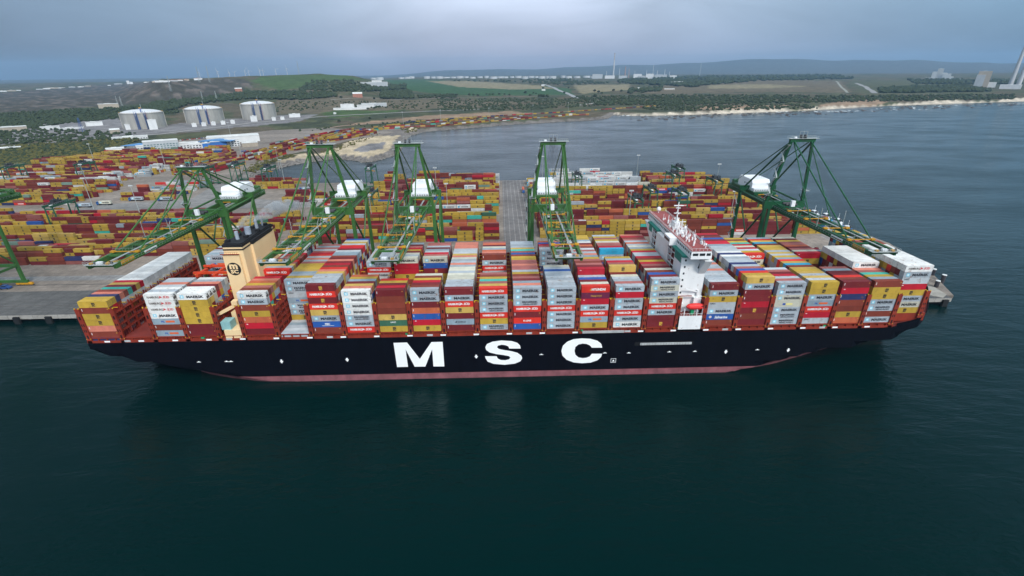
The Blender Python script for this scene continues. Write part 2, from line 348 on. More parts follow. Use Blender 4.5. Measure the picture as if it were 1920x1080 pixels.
# ground cover
C_SCRUB = (.075, .080, .042); C_DSCRUB = (.050, .058, .034); C_BROWN = (.120, .100, .066); C_GREEN = (.060, .095, .033); C_LGREEN = (.040, .085, .035)
C_SCARP = (.064, .060, .048); C_SAND = (.46, .37, .25); C_ROCK = (.17, .15, .135); C_TAN = (.21, .18, .11); C_GREY = (.19, .18, .18); C_WOOD = (.030, .038, .024); C_ORANGE = (.26, .18, .12); C_BEACH = (.50, .43, .34)
COVER = [
 (C_DSCRUB, [(-420, 420), (-420, 215), (0, 214), (120, 205), (220, 200), (330, 194), (330, 215), (200, 230), (150, 250), (0, 262), (0, 330), (115, 308), (240, 272), (260, 262), (0, 285)]),
 (C_GREY, [(0, 262), (60, 225), (220, 222), (260, 240), (330, 232), (520, 216), (600, 214), (560, 228), (330, 250), (200, 262), (60, 262), (0, 272)]),
 (C_SCARP, [(-420, 186), (0, 174), (200, 159), (330, 150), (460, 147), (475, 158), (440, 172), (380, 183), (300, 193), (200, 199), (0, 214), (-420, 235)]),
 (C_GREEN, [(470, 152), (490, 143), (560, 140), (640, 139), (690, 150), (730, 158), (700, 163), (620, 160), (560, 166), (520, 168)]),
 (C_SCRUB, [(600, 152), (690, 150), (720, 160), (700, 172), (620, 172), (570, 166)]),
 (C_LGREEN, [(720, 150), (790, 149), (1000, 160), (1068, 166), (1075, 178), (900, 180), (820, 176), (770, 170), (742, 162)]),
 (C_TAN, [(800, 152), (880, 152), (1010, 160), (1040, 166), (960, 168), (860, 163)]),
 (C_BROWN, [(520, 178), (620, 176), (740, 186), (860, 190), (1000, 192), (900, 200), (760, 206), (620, 214), (520, 212)]),
 (C_GREEN, [(600, 212), (640, 206), (720, 208), (760, 204), (740, 212), (620, 222)]),
 (C_TAN, [(1075, 160), (1180, 158), (1180, 168), (1090, 176)]),
 (C_BROWN, [(1240, 160), (1330, 154), (1420, 150), (1575, 152), (1600, 174), (1430, 172), (1330, 174), (1200, 176)]),
 (C_TAN, [(1330, 160), (1430, 158), (1520, 162), (1430, 166), (1330, 166)]),
 (C_SCRUB, [(1590, 152), (1700, 150), (1800, 160), (1860, 176), (1620, 176)]),
 (C_WOOD, [(1160, 146), (1300, 141), (1560, 140), (1600, 148), (1420, 150), (1300, 152), (1180, 156)]),
 (C_WOOD, [(1640, 164), (1800, 160), (1860, 172), (1660, 175)]),
 (C_ORANGE, [(1310, 200), (1400, 197), (1480, 198), (1430, 204), (1310, 206)]),
 (C_ORANGE, [(1535, 198), (1570, 190), (1640, 186), (1665, 191), (1620, 200), (1560, 202)]),
 (C_SAND, [(560, 298), (620, 283), (660, 262), (700, 248), (770, 238), (800, 244), (775, 258), (750, 284), (700, 298), (640, 292)]),
 (C_SAND, [(505, 296), (560, 288), (600, 288), (590, 300), (520, 306)]),
 (C_GREY, [(660, 282), (690, 270), (725, 266), (715, 278), (680, 286)]),
 (C_DSCRUB, [(450, 322), (480, 300), (540, 288), (560, 292), (520, 302), (480, 324)]),
 (C_ROCK, [(700, 242), (760, 238), (770, 246), (740, 256), (705, 252)]),
 (C_ORANGE, [(640, 236), (760, 226), (900, 218), (1000, 213), (960, 209), (800, 217), (680, 229)]),
]
CC = np.zeros(GX.shape+(3,)); CC[:] = C_SCRUB
NB = np.array([[mnoise.noise((GX[i, j]/90., GY[i, j]/90., 5.7)) for j in range(len(RS))] for i in range(len(AZ))])
nb = NB[..., None]
CC = np.where(nb > .12, np.array(C_BROWN)*.8, CC); CC = np.where(nb < -.2, np.array(C_DSCRUB), CC)
for c, poly in COVER:
    e = NF*1.2; k = inpoly(PX+e*3, PY+e, poly); CC[k] = c
spk = np.sin(GX*.11+NZ*9)*NF
CC = np.where((scarp & (NF > .25))[..., None], np.array((.12, .10, .085)), CC)
beach = (GX > 374) & (SDI < 20+NZ*24) & (GX < 3600); CC[beach] = C_BEACH
land_e = (SDI < 16) & (GX <= 374); CC[land_e] = C_ROCK
hl = (RS[None] > 10400); CC = np.where(hl[..., None], np.array((.085, .10, .11)), CC)  # far hills' base colour lifted and blued to stand in for thicker haze
CC *= (1+.25*NF[..., None])
def terrain():
    na, nr = GX.shape
    v = np.stack([GX, GY, TH], -1).reshape(-1, 3)
    keep = (SDI > -14)
    idx = np.arange(na*nr).reshape(na, nr)
    q = np.stack([idx[:-1, :-1], idx[1:, :-1], idx[1:, 1:], idx[:-1, 1:]], -1).reshape(-1, 4)
    kk = (keep[:-1, :-1] | keep[1:, :-1] | keep[1:, 1:] | keep[:-1, 1:]).reshape(-1)
    q = q[kk]
    used = np.unique(q); rm = -np.ones(na*nr, int); rm[used] = np.arange(len(used))
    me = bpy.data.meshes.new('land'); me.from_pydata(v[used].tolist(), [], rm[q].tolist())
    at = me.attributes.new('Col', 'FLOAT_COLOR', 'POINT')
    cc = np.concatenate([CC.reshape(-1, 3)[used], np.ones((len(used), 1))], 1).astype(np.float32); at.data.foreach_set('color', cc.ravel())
    me.polygons.foreach_set('use_smooth', [True]*len(me.polygons))
    m, t, b, N, L = nodes('land_cover')
    a = N('ShaderNodeAttribute'); a.attribute_name = 'Col'; tc = N('ShaderNodeTexCoord')
    o = a.outputs[0]
    for s, lo, hi, det in ((.035, .62, 1.35, 6), (.3, .7, 1.3, 3)):
        n = N('ShaderNodeTexNoise'); n.inputs['Scale'].default_value = s; n.inputs['Detail'].default_value = det; n.inputs['Roughness'].default_value = .7; L(tc.outputs['Object'], n.inputs[0])
        r = N('ShaderNodeMapRange'); r.inputs[1].default_value = .3; r.inputs[2].default_value = .7; r.inputs[3].default_value = lo; r.inputs[4].default_value = hi; L(n.outputs[0], r.inputs[0])
        sc = N('ShaderNodeVectorMath'); sc.operation = 'SCALE'; L(o, sc.inputs[0]); L(r.outputs[0], sc.inputs['Scale']); o = sc.outputs[0]
    L(o, b.inputs['Base Color']); b.inputs['Roughness'].default_value = .95; b.inputs['Specular IOR Level'].default_value = .1
    n = N('ShaderNodeTexNoise'); n.inputs['Scale'].default_value = .25; n.inputs['Detail'].default_value = 6; L(tc.outputs['Object'], n.inputs[0])
    bp = N('ShaderNodeBump'); bp.inputs['Strength'].default_value = .8; bp.inputs['Distance'].default_value = 2.0; L(n.outputs[0], bp.inputs['Height']); L(bp.outputs[0], b.inputs['Normal'])
    me.materials.append(m)
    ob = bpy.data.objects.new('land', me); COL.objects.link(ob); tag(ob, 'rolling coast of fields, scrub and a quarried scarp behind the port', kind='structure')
terrain()

# ------------------------------------------------------------------ haze box (round camera and scene)
def haze():
    mb = MB(); m = bpy.data.materials.new('haze_air'); m.use_nodes = True; t = m.node_tree; t.nodes.clear()
    v = t.nodes.new('ShaderNodeVolumePrincipled'); v.inputs['Color'].default_value = (.40, .66, .95, 1); v.inputs['Density'].default_value = 4.0e-5; v.inputs['Anisotropy'].default_value = 0
    o = t.nodes.new('ShaderNodeOutputMaterial'); t.links.new(v.outputs[0], o.inputs['Volume'])
    mb.mat(m); mb.box(-19500, 18000, -1500, 18500, -5, 560)
    tag(mb.build('haze'), 'pale blue haze over the far coast', kind='stuff')
if USE_HAZE: haze()

# ------------------------------------------------------------------ terminal paving
def paving(name, base, joints, label, poly, z0, z1):
    m, t, b, N, L = nodes(name+'_surface')
    tc = N('ShaderNodeTexCoord')
    br = N('ShaderNodeTexBrick'); br.inputs['Scale'].default_value = 1; br.inputs['Brick Width'].default_value = joints[0]; br.inputs['Row Height'].default_value = joints[1]; br.inputs['Mortar Size'].default_value = joints[2]; br.offset = 0
    br.inputs['Color1'].default_value = base+(1,); br.inputs['Color2'].default_value = tuple(c*.93 for c in base)+(1,); br.inputs['Mortar'].default_value = tuple(min(1, c*joints[3]) for c in base)+(1,)
    L(tc.outputs['Object'], br.inputs[0]); o = br.outputs[0]
    for s, lo, hi, det in ((.018, .62, 1.35, 6), (.16, .78, 1.25, 5), (.9, .85, 1.15, 4)):
        mp = N('ShaderNodeMapping'); mp.inputs['Scale'].default_value = (.35, 1, 1) if s < .1 else (1, 1, 1); L(tc.outputs['Object'], mp.inputs[0])
        n = N('ShaderNodeTexNoise'); n.inputs['Scale'].default_value = s; n.inputs['Detail'].default_value = det; n.inputs['Roughness'].default_value = .65; L(mp.outputs[0], n.inputs[0])
        r = N('ShaderNodeMapRange'); r.inputs[1].default_value = .3; r.inputs[2].default_value = .7; r.inputs[3].default_value = lo; r.inputs[4].default_value = hi; L(n.outputs[0], r.inputs[0])
        sc = N('ShaderNodeVectorMath'); sc.operation = 'SCALE'; L(o, sc.inputs[0]); L(r.outputs[0], sc.inputs['Scale']); o = sc.outputs[0]
    L(o, b.inputs['Base Color']); b.inputs['Roughness'].default_value = .75; b.inputs['Specular IOR Level'].default_value = .25
    mb = MB(); mb.mat(m); mb.prism(poly, z0, z1)
    return tag(mb.build(name), label, kind='structure')
TERM = [(-1900, 66), (280, 66), (300, 110), (312, 160), (292, 300), (283, 414), (-322, 414), (-345, 470), (-352, 560), (-350, 640), (-300, 800), (-230, 960), (-260, 1000), (-330, 1010), (-420, 1075), (-540, 1030), (-640, 880), (-730, 790), (-690, 690), (-690, 585), (-790, 575), (-1000, 470), (-1900, 400)]
paving('terminal_ground', (.22, .185, .155), (6, 6, .18, .72), 'sandy concrete paving of the container terminal', TERM, 3.2, 5.0)
# quay structure: grey apron in front on concrete piles
paving('quay_apron', (.105, .102, .098), (9, 2.2, .22, .66), 'grey concrete quay apron along the berth', [(-1900, 62.6), (276, 62.6), (276, 96), (-1900, 96)], 5.004, 5.06)
paving('quay_edge', (.33, .31, .28), (7, 3, .15, .6), 'concrete edge beam of the quay', [(-1900, 62.5), (276, 62.5), (276, 65.99), (-1900, 65.99)], 2.6, 5.0)
paving('quay_road', (.22, .215, .21), (4.1, 60, .2, 1.25), 'pale lane behind the crane rail', [(-1900, 113), (230, 113), (230, 121), (-1900, 121)], 5.004, 5.012)
paving('yard_road', (.15, .14, .135), (4.2, 80, .25, 1.7), 'paved road with white lane lines through the yard', [(11.5, 121.1), (37.5, 121.1), (37.5, 413), (11.5, 413)], 5.004, 5.014)
paving('cross_road', (.19, .18, .17), (60, 4.2, .25, 1.5), 'wide road between the container blocks', [(-420, 296), (-168, 296), (-168, 312), (-300, 345), (-330, 420), (-345, 420), (-330, 340), (-420, 318)], 5.004, 5.014)
paving('east_road', (.20, .185, .17), (4.5, 60, .2, 1.4), 'road along the eastern edge of the terminal', [(270, 135), (295, 135), (305, 160), (284, 300), (276, 410), (258, 410), (268, 300)], 5.004, 5.014)
qm = paint('quay_concrete', (.30, .27, .22), .8, .5, .3)
dk = paint('rubber', (.012, .012, .013), .8)
pil = MB(); pil.mat(qm)
for x in range(-600, 276, 9):
    pil.tube((x, 68, -3), (x, 68, 3.2), .9, n=8, cap=False)
tag(pil.build('quay_piles'), 'row of concrete piles under the quay edge', 'piles', kind='stuff')
fm = MB(); fm.mat(dk); fm.box(-1.6, 1.6, -1.1, 0, -.4, 4.2); fm.tube((0, .2, 1.9), (0, 1.0, 1.9), .9)
f0 = fm.build('quay_fender', loc=(-266, 62.4, 0)); nf = 0
for x in range(-484, 276, 18):
    if -224 < x < 218: continue
    f = f0 if nf == 0 else f0.copy()
    if nf: COL.objects.link(f)
    f.location = (x, 62.4, 0); nf += 1
    tag(f, 'black rubber fender panel on the face of the quay', 'fender', 'rubber fenders along the quay edge')
# crane rails
rl = MB(); rl.mat(paint('rail_steel', (.10, .09, .08), .5))
for y in (75, 106): rl.box(-1900, 274, y-.35, y+.35, 5.061, 5.12)
tag(rl.build('crane_rails'), 'pair of steel crane rails let into the quay', kind='structure')
# ================================================================== containers
CLEN, CWID, CH = 12.19, 2.44, 2.86
PITCH_Y, PITCH_Z, BASE = 2.555, 2.9, 24.9
RGB = {'yellow': (.50, .325, .045), 'ochre': (.56, .37, .09), 'maroon': (.175, .018, .022), 'brown': (.22, .043, .026), 'red': (.47, .012, .028), 'scarlet': (.66, .035, .022),
       'orange': (.52, .125, .055), 'salmon': (.58, .19, .13), 'grey': (.38, .42, .455), 'lgrey': (.47, .50, .52), 'dgrey': (.26, .33, .38), 'beige': (.56, .54, .44), 'white': (.74, .73, .70),
       'blue': (.025, .10, .36), 'navy': (.03, .04, .13), 'sky': (.03, .32, .50), 'teal': (.06, .45, .36), 'green': (.05, .15, .09), 'sage': (.20, .30, .24), 'plum': (.16, .02, .06), 'rose': (.36, .115, .10)}
WORD = {'yellow': 'yellow', 'ochre': 'deep yellow', 'maroon': 'maroon', 'brown': 'rust brown', 'red': 'crimson', 'scarlet': 'bright red', 'orange': 'orange', 'salmon': 'salmon', 'grey': 'pale grey',
        'lgrey': 'light grey', 'dgrey': 'blue grey', 'beige': 'beige', 'white': 'white', 'blue': 'blue', 'navy': 'navy', 'sky': 'sky blue', 'teal': 'turquoise', 'green': 'dark green', 'sage': 'sage green', 'plum': 'plum', 'rose': 'faded dusty red'}
ink = paint('dark_ink', (.02, .022, .03), .6, .1); wht = paint('white_ink', (.82, .82, .80), .6, .15); star = paint('star_blue', (.22, .58, .72), .6, .1); redink = paint('red_ink', (.55, .02, .03), .6, .1)
castm = paint('corner_steel', (.12, .10, .09), .6); yelcap = paint('post_yellow', (.62, .38, .02), .6)
T_MA = text_geo('MAERSK', 1.15, 7.2, .045); T_SE = text_geo('SEALAND', .72, 6.2, .035); T_HA = text_geo('HAMBURG', 1.0, 5.0, .035); T_SU = text_geo('SÜD', 1.2, 2.6, .035); T_MS = text_geo('MAERSK', .85, 6.8, .045)
T_HY = text_geo('HYUNDAI', 1.1, 6.0, .05); T_SA = text_geo('Safmarine', 1.25, 5.8, .03, .25); T_PI = text_geo('PIL', .8, 1.5, .04); T_CO = text_geo('COSCO', .8, 3.6, .03)
T_m = text_geo('m', .80, 1.4, .06); T_sc = text_geo('SC', .78, 1.4, .06); T_CH = text_geo('CHINA SHIPPING', .5, 5.4, .02); T_KL = text_geo('K-LINE', .8, 3.4, .03); T_HP = text_geo('Hapag-Lloyd', .7, 4.6, .02); T_MM = text_geo('MSC', .9, 2.2, .04); T_UA = text_geo('UASC', .7, 2.4, .03)
def shell(mb, body, doors=True, reefer=False):
    """container body: recessed corrugated side panels inside a frame, corner castings, roof, door gear"""
    L2, W2, H = CLEN/2, CWID/2, CH
    mb.mat(body)
    mb.box(-L2+.06, L2-.06, -W2+.05, W2-.05, .12, H-.03)                # panel box
    for sx in (-1, 1):
        for sy in (-1, 1):
            mb.box(sx*L2-.16*(sx > 0), sx*L2+.16*(sx < 0), sy*W2-.16*(sy > 0), sy*W2+.16*(sy < 0), .10, H-.10)
    for sy in (-1, 1):
        y0, y1 = (sy*W2-.1, sy*W2) if sy > 0 else (-W2, -W2+.1)
        mb.box(-L2+.16, L2-.16, y0, y1, .0, .14); mb.box(-L2+.16, L2-.16, y0, y1, H-.1, H)
        for k in range(30):                                            # corrugation ribs
            x = -L2+.5+k*(CLEN-1.0)/29; mb.box(x-.09, x+.09, *( (W2-.055, W2-.02) if sy > 0 else (-W2+.02, -W2+.055)), .16, H-.12, False)
    for sx in (-1, 1):
        x0, x1 = (L2-.1, L2) if sx > 0 else (-L2, -L2+.1)
        mb.box(x0, x1, -W2+.16, W2-.16, 0, .14); mb.box(x0, x1, -W2+.16, W2-.16, H-.1, H)
    for k in range(8):
        x = -L2+1.0+k*(CLEN-2)/7; mb.box(x-.05, x+.05, -W2+.1, W2-.1, H-.031, H+.005, False)
    mb.mat(castm)
    for sx in (-1, 1):
        for sy in (-1, 1):
            for z in (-.01, H-.11): mb.box(sx*L2-.19*(sx > 0)-.003*(sx < 0), sx*L2+.19*(sx < 0)+.003*(sx > 0), sy*W2-.17*(sy > 0)-.003*(sy < 0), sy*W2+.17*(sy < 0)+.003*(sy > 0), z, z+.12)
    for y in (-.85, -.3, .3, .85): mb.tube((L2-.02, y, .2), (L2-.02, y, H-.2), .035, n=5)
    if reefer:
        mb.box(L2-.05, L2+.012, -.95, .95, .3, 1.35); mb.mat(wht); mb.box(L2, L2+.03, -.9, .9, 1.6, 2.6)
        mb.mat(ink); mb.tube((L2+.02, -.1, 2.05), (L2+.05, -.1, 2.05), .42, n=10)
def starsq(mb, y, sq=True, plate=None):
    if sq: mb.mat(plate or star); mb.add([(-4.9, y, .72), (-3.35, y, .72), (-3.35, y, 2.15), (-4.9, y, 2.15)], [(0, 1, 2, 3)])
    mb.mat(wht); pts = []
    for k in range(14):
        a = math.pi/2+k*math.pi/7; r = .62 if k % 2 == 0 else .27; pts.append((-4.12+r*math.cos(a), y-.004, 1.43+r*math.sin(a)))
    mb.add([(-4.12, y-.004, 1.43)]+pts, [(0, 1+k, 1+(k+1) % 14) for k in range(14)])
def swoosh(mb, m, y, x, s=1.0):
    mb.mat(m)
    mb.add([(x-1.0*s, y, 2.25), (x+.35*s, y, 1.62), (x+.15*s, y, 1.38), (x-.55*s, y, 1.75), (x+1.15*s, y, .95), (x-.1*s, y, 1.25), (x-1.0*s, y, .75)], [(0, 1, 3), (1, 2, 3), (2, 4, 5), (3, 2, 5), (5, 6, 3)])
def logo(mb, kind):
    y = -CWID/2-.012
    if kind in ('maersk', 'sealand', 'maersk_only'):
        starsq(mb, y); mb.mat(ink)
        if kind == 'sealand': put_text(mb, T_MS, 1.2, 1.45, y); put_text(mb, T_SE, 1.2, .45, y)
        else: put_text(mb, T_MA, 1.4, .85, y)
    elif kind == 'hamburg': mb.mat(wht); put_text(mb, T_HA, -2.3, 1.0, y); swoosh(mb, wht, y, 1.1); put_text(mb, T_SU, 3.3, 1.0, y)
    elif kind == 'hamburg_w': mb.mat(MATS['corner_steel']); put_text(mb, T_HA, -2.3, 1.0, y); swoosh(mb, redink, y, 1.1); mb.mat(redink); put_text(mb, T_SU, 3.3, 1.0, y)
    elif kind in ('msc', 'msc_y'): mb.mat(ink if kind == 'msc' else MATS['ochre_ink']); put_text(mb, T_m, .2, 1.5, y); put_text(mb, T_sc, .2, .6, y)
    elif kind == 'hyundai': mb.mat(wht); put_text(mb, T_HY, 1.2, .95, y); mb.mat(MATS['ochre_ink']); mb.add([(-2.7, y, .95), (-1.9, y, .95), (-2.3, y, 1.8)], [(0, 1, 2)])
    elif kind == 'hyundai_d': mb.mat(ink); put_text(mb, T_HY, 1.2, .95, y); mb.mat(MATS['leaf_ink']); mb.add([(-2.7, y, .95), (-1.9, y, .95), (-2.3, y, 1.8)], [(0, 1, 2)])
    elif kind == 'saf':
        mb.mat(wht); put_text(mb, T_SA, .6, .7, y); mb.tube((-4.2, y+.01, 1.45), (-4.2, y, 1.45), .6, n=16); mb.mat(redink); mb.box(-4.6, -3.8, y-.01, y, 1.3, 1.6)
    elif kind == 'pil': mb.mat(MATS['ink_blue']); put_text(mb, T_PI, -1.6, 1.0, y); mb.mat(MATS['orange_ink']); mb.box(-.4, 3.4, y-.006, y+.02, .95, 1.85)
    elif kind == 'pil_y': mb.mat(MATS['ink_blue']); mb.box(-2.3, -1.0, y-.006, y+.02, .9, 1.8); mb.mat(MATS['cream_ink']); mb.box(-.9, 2.1, y-.006, y+.02, .9, 1.8)
    elif kind == 'cosco': mb.mat(ink); put_text(mb, T_CO, .6, 1.0, y); mb.add([(-2.6, y, 1.2), (-1.4, y, 1.9), (-1.6, y, 1.0)], [(0, 1, 2)])
    elif kind == 'blank_mark': mb.mat(wht); mb.box(-5.2, -4.5, y-.004, y+.02, 2.1, 2.35)
    elif kind == 'mark_tall': mb.mat(wht); mb.box(-5.5, -5.3, y-.004, y+.02, 1.2, 2.3); mb.mat(MATS['ochre_ink']); mb.box(5.2, 5.5, y-.004, y+.02, 1.9, 2.3)
    elif kind == 'line': mb.mat(ink); put_text(mb, T_UA, -4, 1.9, y)
    elif kind == 'kline': mb.mat(wht); put_text(mb, T_KL, 0, 1.0, y)
    elif kind == 'hapag': mb.mat(MATS['ochre_ink']); put_text(mb, T_HP, .3, 1.0, y)
    elif kind == 'mscblue': mb.mat(wht); put_text(mb, T_MM, .3, 1.2, y); mb.box(-2.2, 3.0, y-.004, y+.02, .7, .85)
    elif kind == 'uasc': mb.mat(wht); put_text(mb, T_UA, 0, 1.5, y)
    elif kind == 'wide': mb.mat(MATS['dark_sky_ink']); put_text(mb, T_CH, 0, 1.1, y)
for n_, c_ in (('ochre_ink', (.60, .36, .05)), ('leaf_ink', (.05, .25, .06)), ('ink_blue', (.02, .08, .35)), ('orange_ink', (.65, .12, .04)), ('cream_ink', (.75, .65, .25)), ('dark_sky_ink', (.02, .2, .3))): paint(n_, c_, .6, .1)
SAYS = {'maersk': 'with a blue star square and dark lettering', 'sealand': 'with a blue star square and two lines of lettering', 'hamburg': 'with white swoosh lettering', 'hamburg_w': 'with red swoosh lettering', 'msc': 'with a small dark emblem',
        'msc_y': 'with a small yellow emblem', 'hyundai': 'with white lettering and a yellow triangle', 'hyundai_d': 'with dark lettering and a green triangle', 'saf': 'with white script lettering', 'pil': 'with an orange panel logo', 'pil_y': 'with a cream panel logo',
        'cosco': 'with dark lettering', 'blank_mark': 'with a small white corner mark', 'mark_tall': 'with a white edge mark', 'line': 'with a thin dark line of letters', 'kline': 'with white capital letters', 'hapag': 'with yellow lettering', 'mscblue': 'with white letters and a bar',
        'uasc': 'with a small white word', 'wide': 'with dark blue lettering', None: 'with plain sides'}
PROTO = {}
def container_mesh(colour, kind):
    k = (colour, kind)
    if k not in PROTO:
        mb = MB(); rust = {'grey': .45, 'lgrey': .5, 'white': .4, 'beige': .45, 'salmon': .3, 'orange': .25}.get(colour, .15)
        shell(mb, paint('paint_'+WORD[colour].replace(' ', '_'), RGB[colour], .55, .24, .35, rust*.7, .12), reefer=(colour == 'white'))
        if kind: logo(mb, kind)
        PROTO[k] = mb.mesh('shipping_container')
    return PROTO[k]
CODE = {'M': ('grey', 'maersk'), 'Mw': ('white', 'maersk'), 'Mb': ('beige', 'maersk'), 'SL': ('grey', 'sealand'), 'SLb': ('beige', 'sealand'), 'HS': ('scarlet', 'hamburg'), 'HSw': ('white', 'hamburg_w'), 'Y': ('yellow', 'msc'), 'O': ('ochre', 'msc'),
        'mm': ('maroon', 'msc_y'), 'm': ('maroon', 'mark_tall'), 'mp': ('maroon', None), 'b': ('brown', 'mark_tall'), 'bp': ('brown', None), 'r': ('red', 'blank_mark'), 'rp': ('red', None), 'or': ('orange', 'mark_tall'), 'sal': ('salmon', 'mark_tall'), 'P': ('dgrey', 'pil'), 'Py': ('beige', 'pil_y'),
        'HY': ('scarlet', 'hyundai'), 'HYw': ('white', 'hyundai_d'), 'SAF': ('blue', 'saf'), 'bl': ('blue', 'mark_tall'), 'blm': ('blue', 'mscblue'), 'nv': ('navy', 'mark_tall'), 'gl': ('lgrey', 'line'), 'gr': ('green', 'uasc'), 'CO': ('dgrey', 'cosco'), 'HP': ('plum', 'hapag'), 'K': ('scarlet', 'kline'), 'cy': ('sky', 'wide')}
# bay: x of its aft end, profile [(rows, tiers)...] from the near side, near stack bottom -> top, {row: [codes bottom -> top]} for the visible faces of the far blocks
BAYS = [
 (-170.2, [(24, 6)], 'b sal Y Y b Y', {}),
 (-155.8, [(24, 0)], '', {}),
 (-141.8, [(7, 7), (11, 0), (6, 7)], 'P b P Mw HSw HSw HSw', {18: 'b b HS HS M P M'}),
 (-127.9, [(7, 7), (17, 3)], 'm m Y Y Y Y Mw', {}),
 (-102.8, [(7, 7), (3, 3), (9, 7), (5, 9)], 'mp r or Y b M Mw', {10: 'b b bp bp m m HS', 19: 'b b b b b b M Mw M'}),
 (-88.1, [(5, 0), (19, 7)], '', {5: 'Y SL SL P gl SL M m'}),
 (-73.4, [(24, 8)], 'b blm M O HS mm HS mm', {}),
 (-58.8, [(7, 7), (9, 2), (8, 6)], 'HS M SL Mw Mw Mw Mw', {16: 'b HYw HYw HYw HS SL'}),
 (-44.4, [(5, 7), (10, 2), (9, 7)], 'Y gr O bp bp bp m', {15: 'Y Y b Y r r Mb'}),
 (-29.7, [(7, 7), (8, 2), (9, 7)], 'Y r bl or m M M', {15: 'b m Y Y mm bl Mb'}),
 (-15.0, [(24, 7)], 'm CO m O HS M m', {}),
 (-.2, [(7, 7), (9, 3), (8, 7)], 'SL Y HS SL M M HS', {16: 'b b b M HS M b'}),
 (14.5, [(24, 7)], 'bl K m HS SL M M', {}),
 (29.4, [(10, 7), (8, 3), (6, 7)], 'M M M HS M M M', {18: 'b b b nv M M SL'}),
 (44.0, [(5, 7), (19, 8)], 'Y P HS M r HP HY', {5: 'b b b b b b m r'}),
 (58.9, [(6, 7), (5, 8), (4, 6), (9, 8)], 'Mw M HS M M r M', {6: 'b b b b b b b O', 15: 'b b b b b or M cy'}),
 (73.9, [(24, 8)], 'mm mp M HS SLb M SLb M', {}),
 (100.1, [(24, 7)], 'b SAF M gl Y M m', {}),
 (115.0, [(24, 8)], 'mp b mm r m m M O', {}),
 (129.5, [(7, 7), (7, 5), (10, 7)], 'SL SL M Py Mb M M', {14: 'b b b b b Mb HS'}),
 (143.9, [(24, 7)], 'gl r HS P M Y Y', {}),
 (157.9, [(7, 7), (7, 3), (10, 7)], 'or Y bp b nv r m', {14: 'b b b b bp Y r'}),
 (171.8, [(6, 7), (9, 8), (9, 5)], 'M b SL M Y Y b', {6: 'b b b b b b b Mw'}),
 (185.6, [(24, 8)], 'Y Mb M Y r gl M HSw', {}),
]
ORD = 'first second third fourth fifth sixth seventh eighth ninth tenth eleventh twelfth thirteenth fourteenth fifteenth sixteenth seventeenth eighteenth nineteenth twentieth twenty-first twenty-second twenty-third twenty-fourth'.split()
PAL = ['grey']*14+['lgrey']*8+['white']*2+['maroon']*20+['brown']*16+['yellow']*16+['ochre']*3+['red']*9+['scarlet']*8+['salmon']*6+['orange']*5+['blue']*4+['navy']*2+['dgrey']*6+['teal']*1+['beige']*5+['sky']*1
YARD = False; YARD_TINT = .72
STUFF = MB(); STUFF.mat(vcol('container_paint', .6, .25, .3, .25))
def sbox(cx, cy, z, colour, ang=0, length=CLEN, tint=None, badge=True):
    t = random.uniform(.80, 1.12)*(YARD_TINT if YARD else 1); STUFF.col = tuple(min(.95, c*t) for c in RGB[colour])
    STUFF.obox(cx, cy, z+.03, z+CH, length, CWID, ang)
    c0 = STUFF.col
    if badge and length > 6 and ang == 0:
        if colour in ('yellow', 'ochre'):
            STUFF.col = (.03, .03, .03); w = .62
            STUFF.add([(cx-w, cy-CWID/2-.02, z+1.5), (cx+w, cy-CWID/2-.02, z+1.5), (cx+w, cy-CWID/2-.02, z+2.15), (cx-w, cy-CWID/2-.02, z+2.15), (cx-w*.8, cy-CWID/2-.02, z+.75), (cx+w*.8, cy-CWID/2-.02, z+.75), (cx+w*.8, cy-CWID/2-.02, z+1.35), (cx-w*.8, cy-CWID/2-.02, z+1.35)], [(0, 1, 2, 3), (4, 5, 6, 7)])
        elif colour in ('grey', 'white', 'lgrey', 'scarlet') and random.random() < .6:
            y = cy-CWID/2-.02; STUFF.col = (.75, .75, .73) if colour == 'scarlet' else (.05, .055, .07)
            q = []; f = []
            for k in range(6):
                a = cx-1.9+k*1.0; o = len(q); q += [(a, y, z+.95), (a+.72, y, z+.95), (a+.72, y, z+1.85), (a, y, z+1.85)]; f.append((o, o+1, o+2, o+3))
            STUFF.add(q, f)
            if colour != 'scarlet': STUFF.col = RGB['sky']; STUFF.add([(cx-4.9, y, z+.7), (cx-3.4, y, z+.7), (cx-3.4, y, z+2.1), (cx-4.9, y, z+2.1)], [(0, 1, 2, 3)])
    STUFF.col = c0
indiv = []; cell = {}
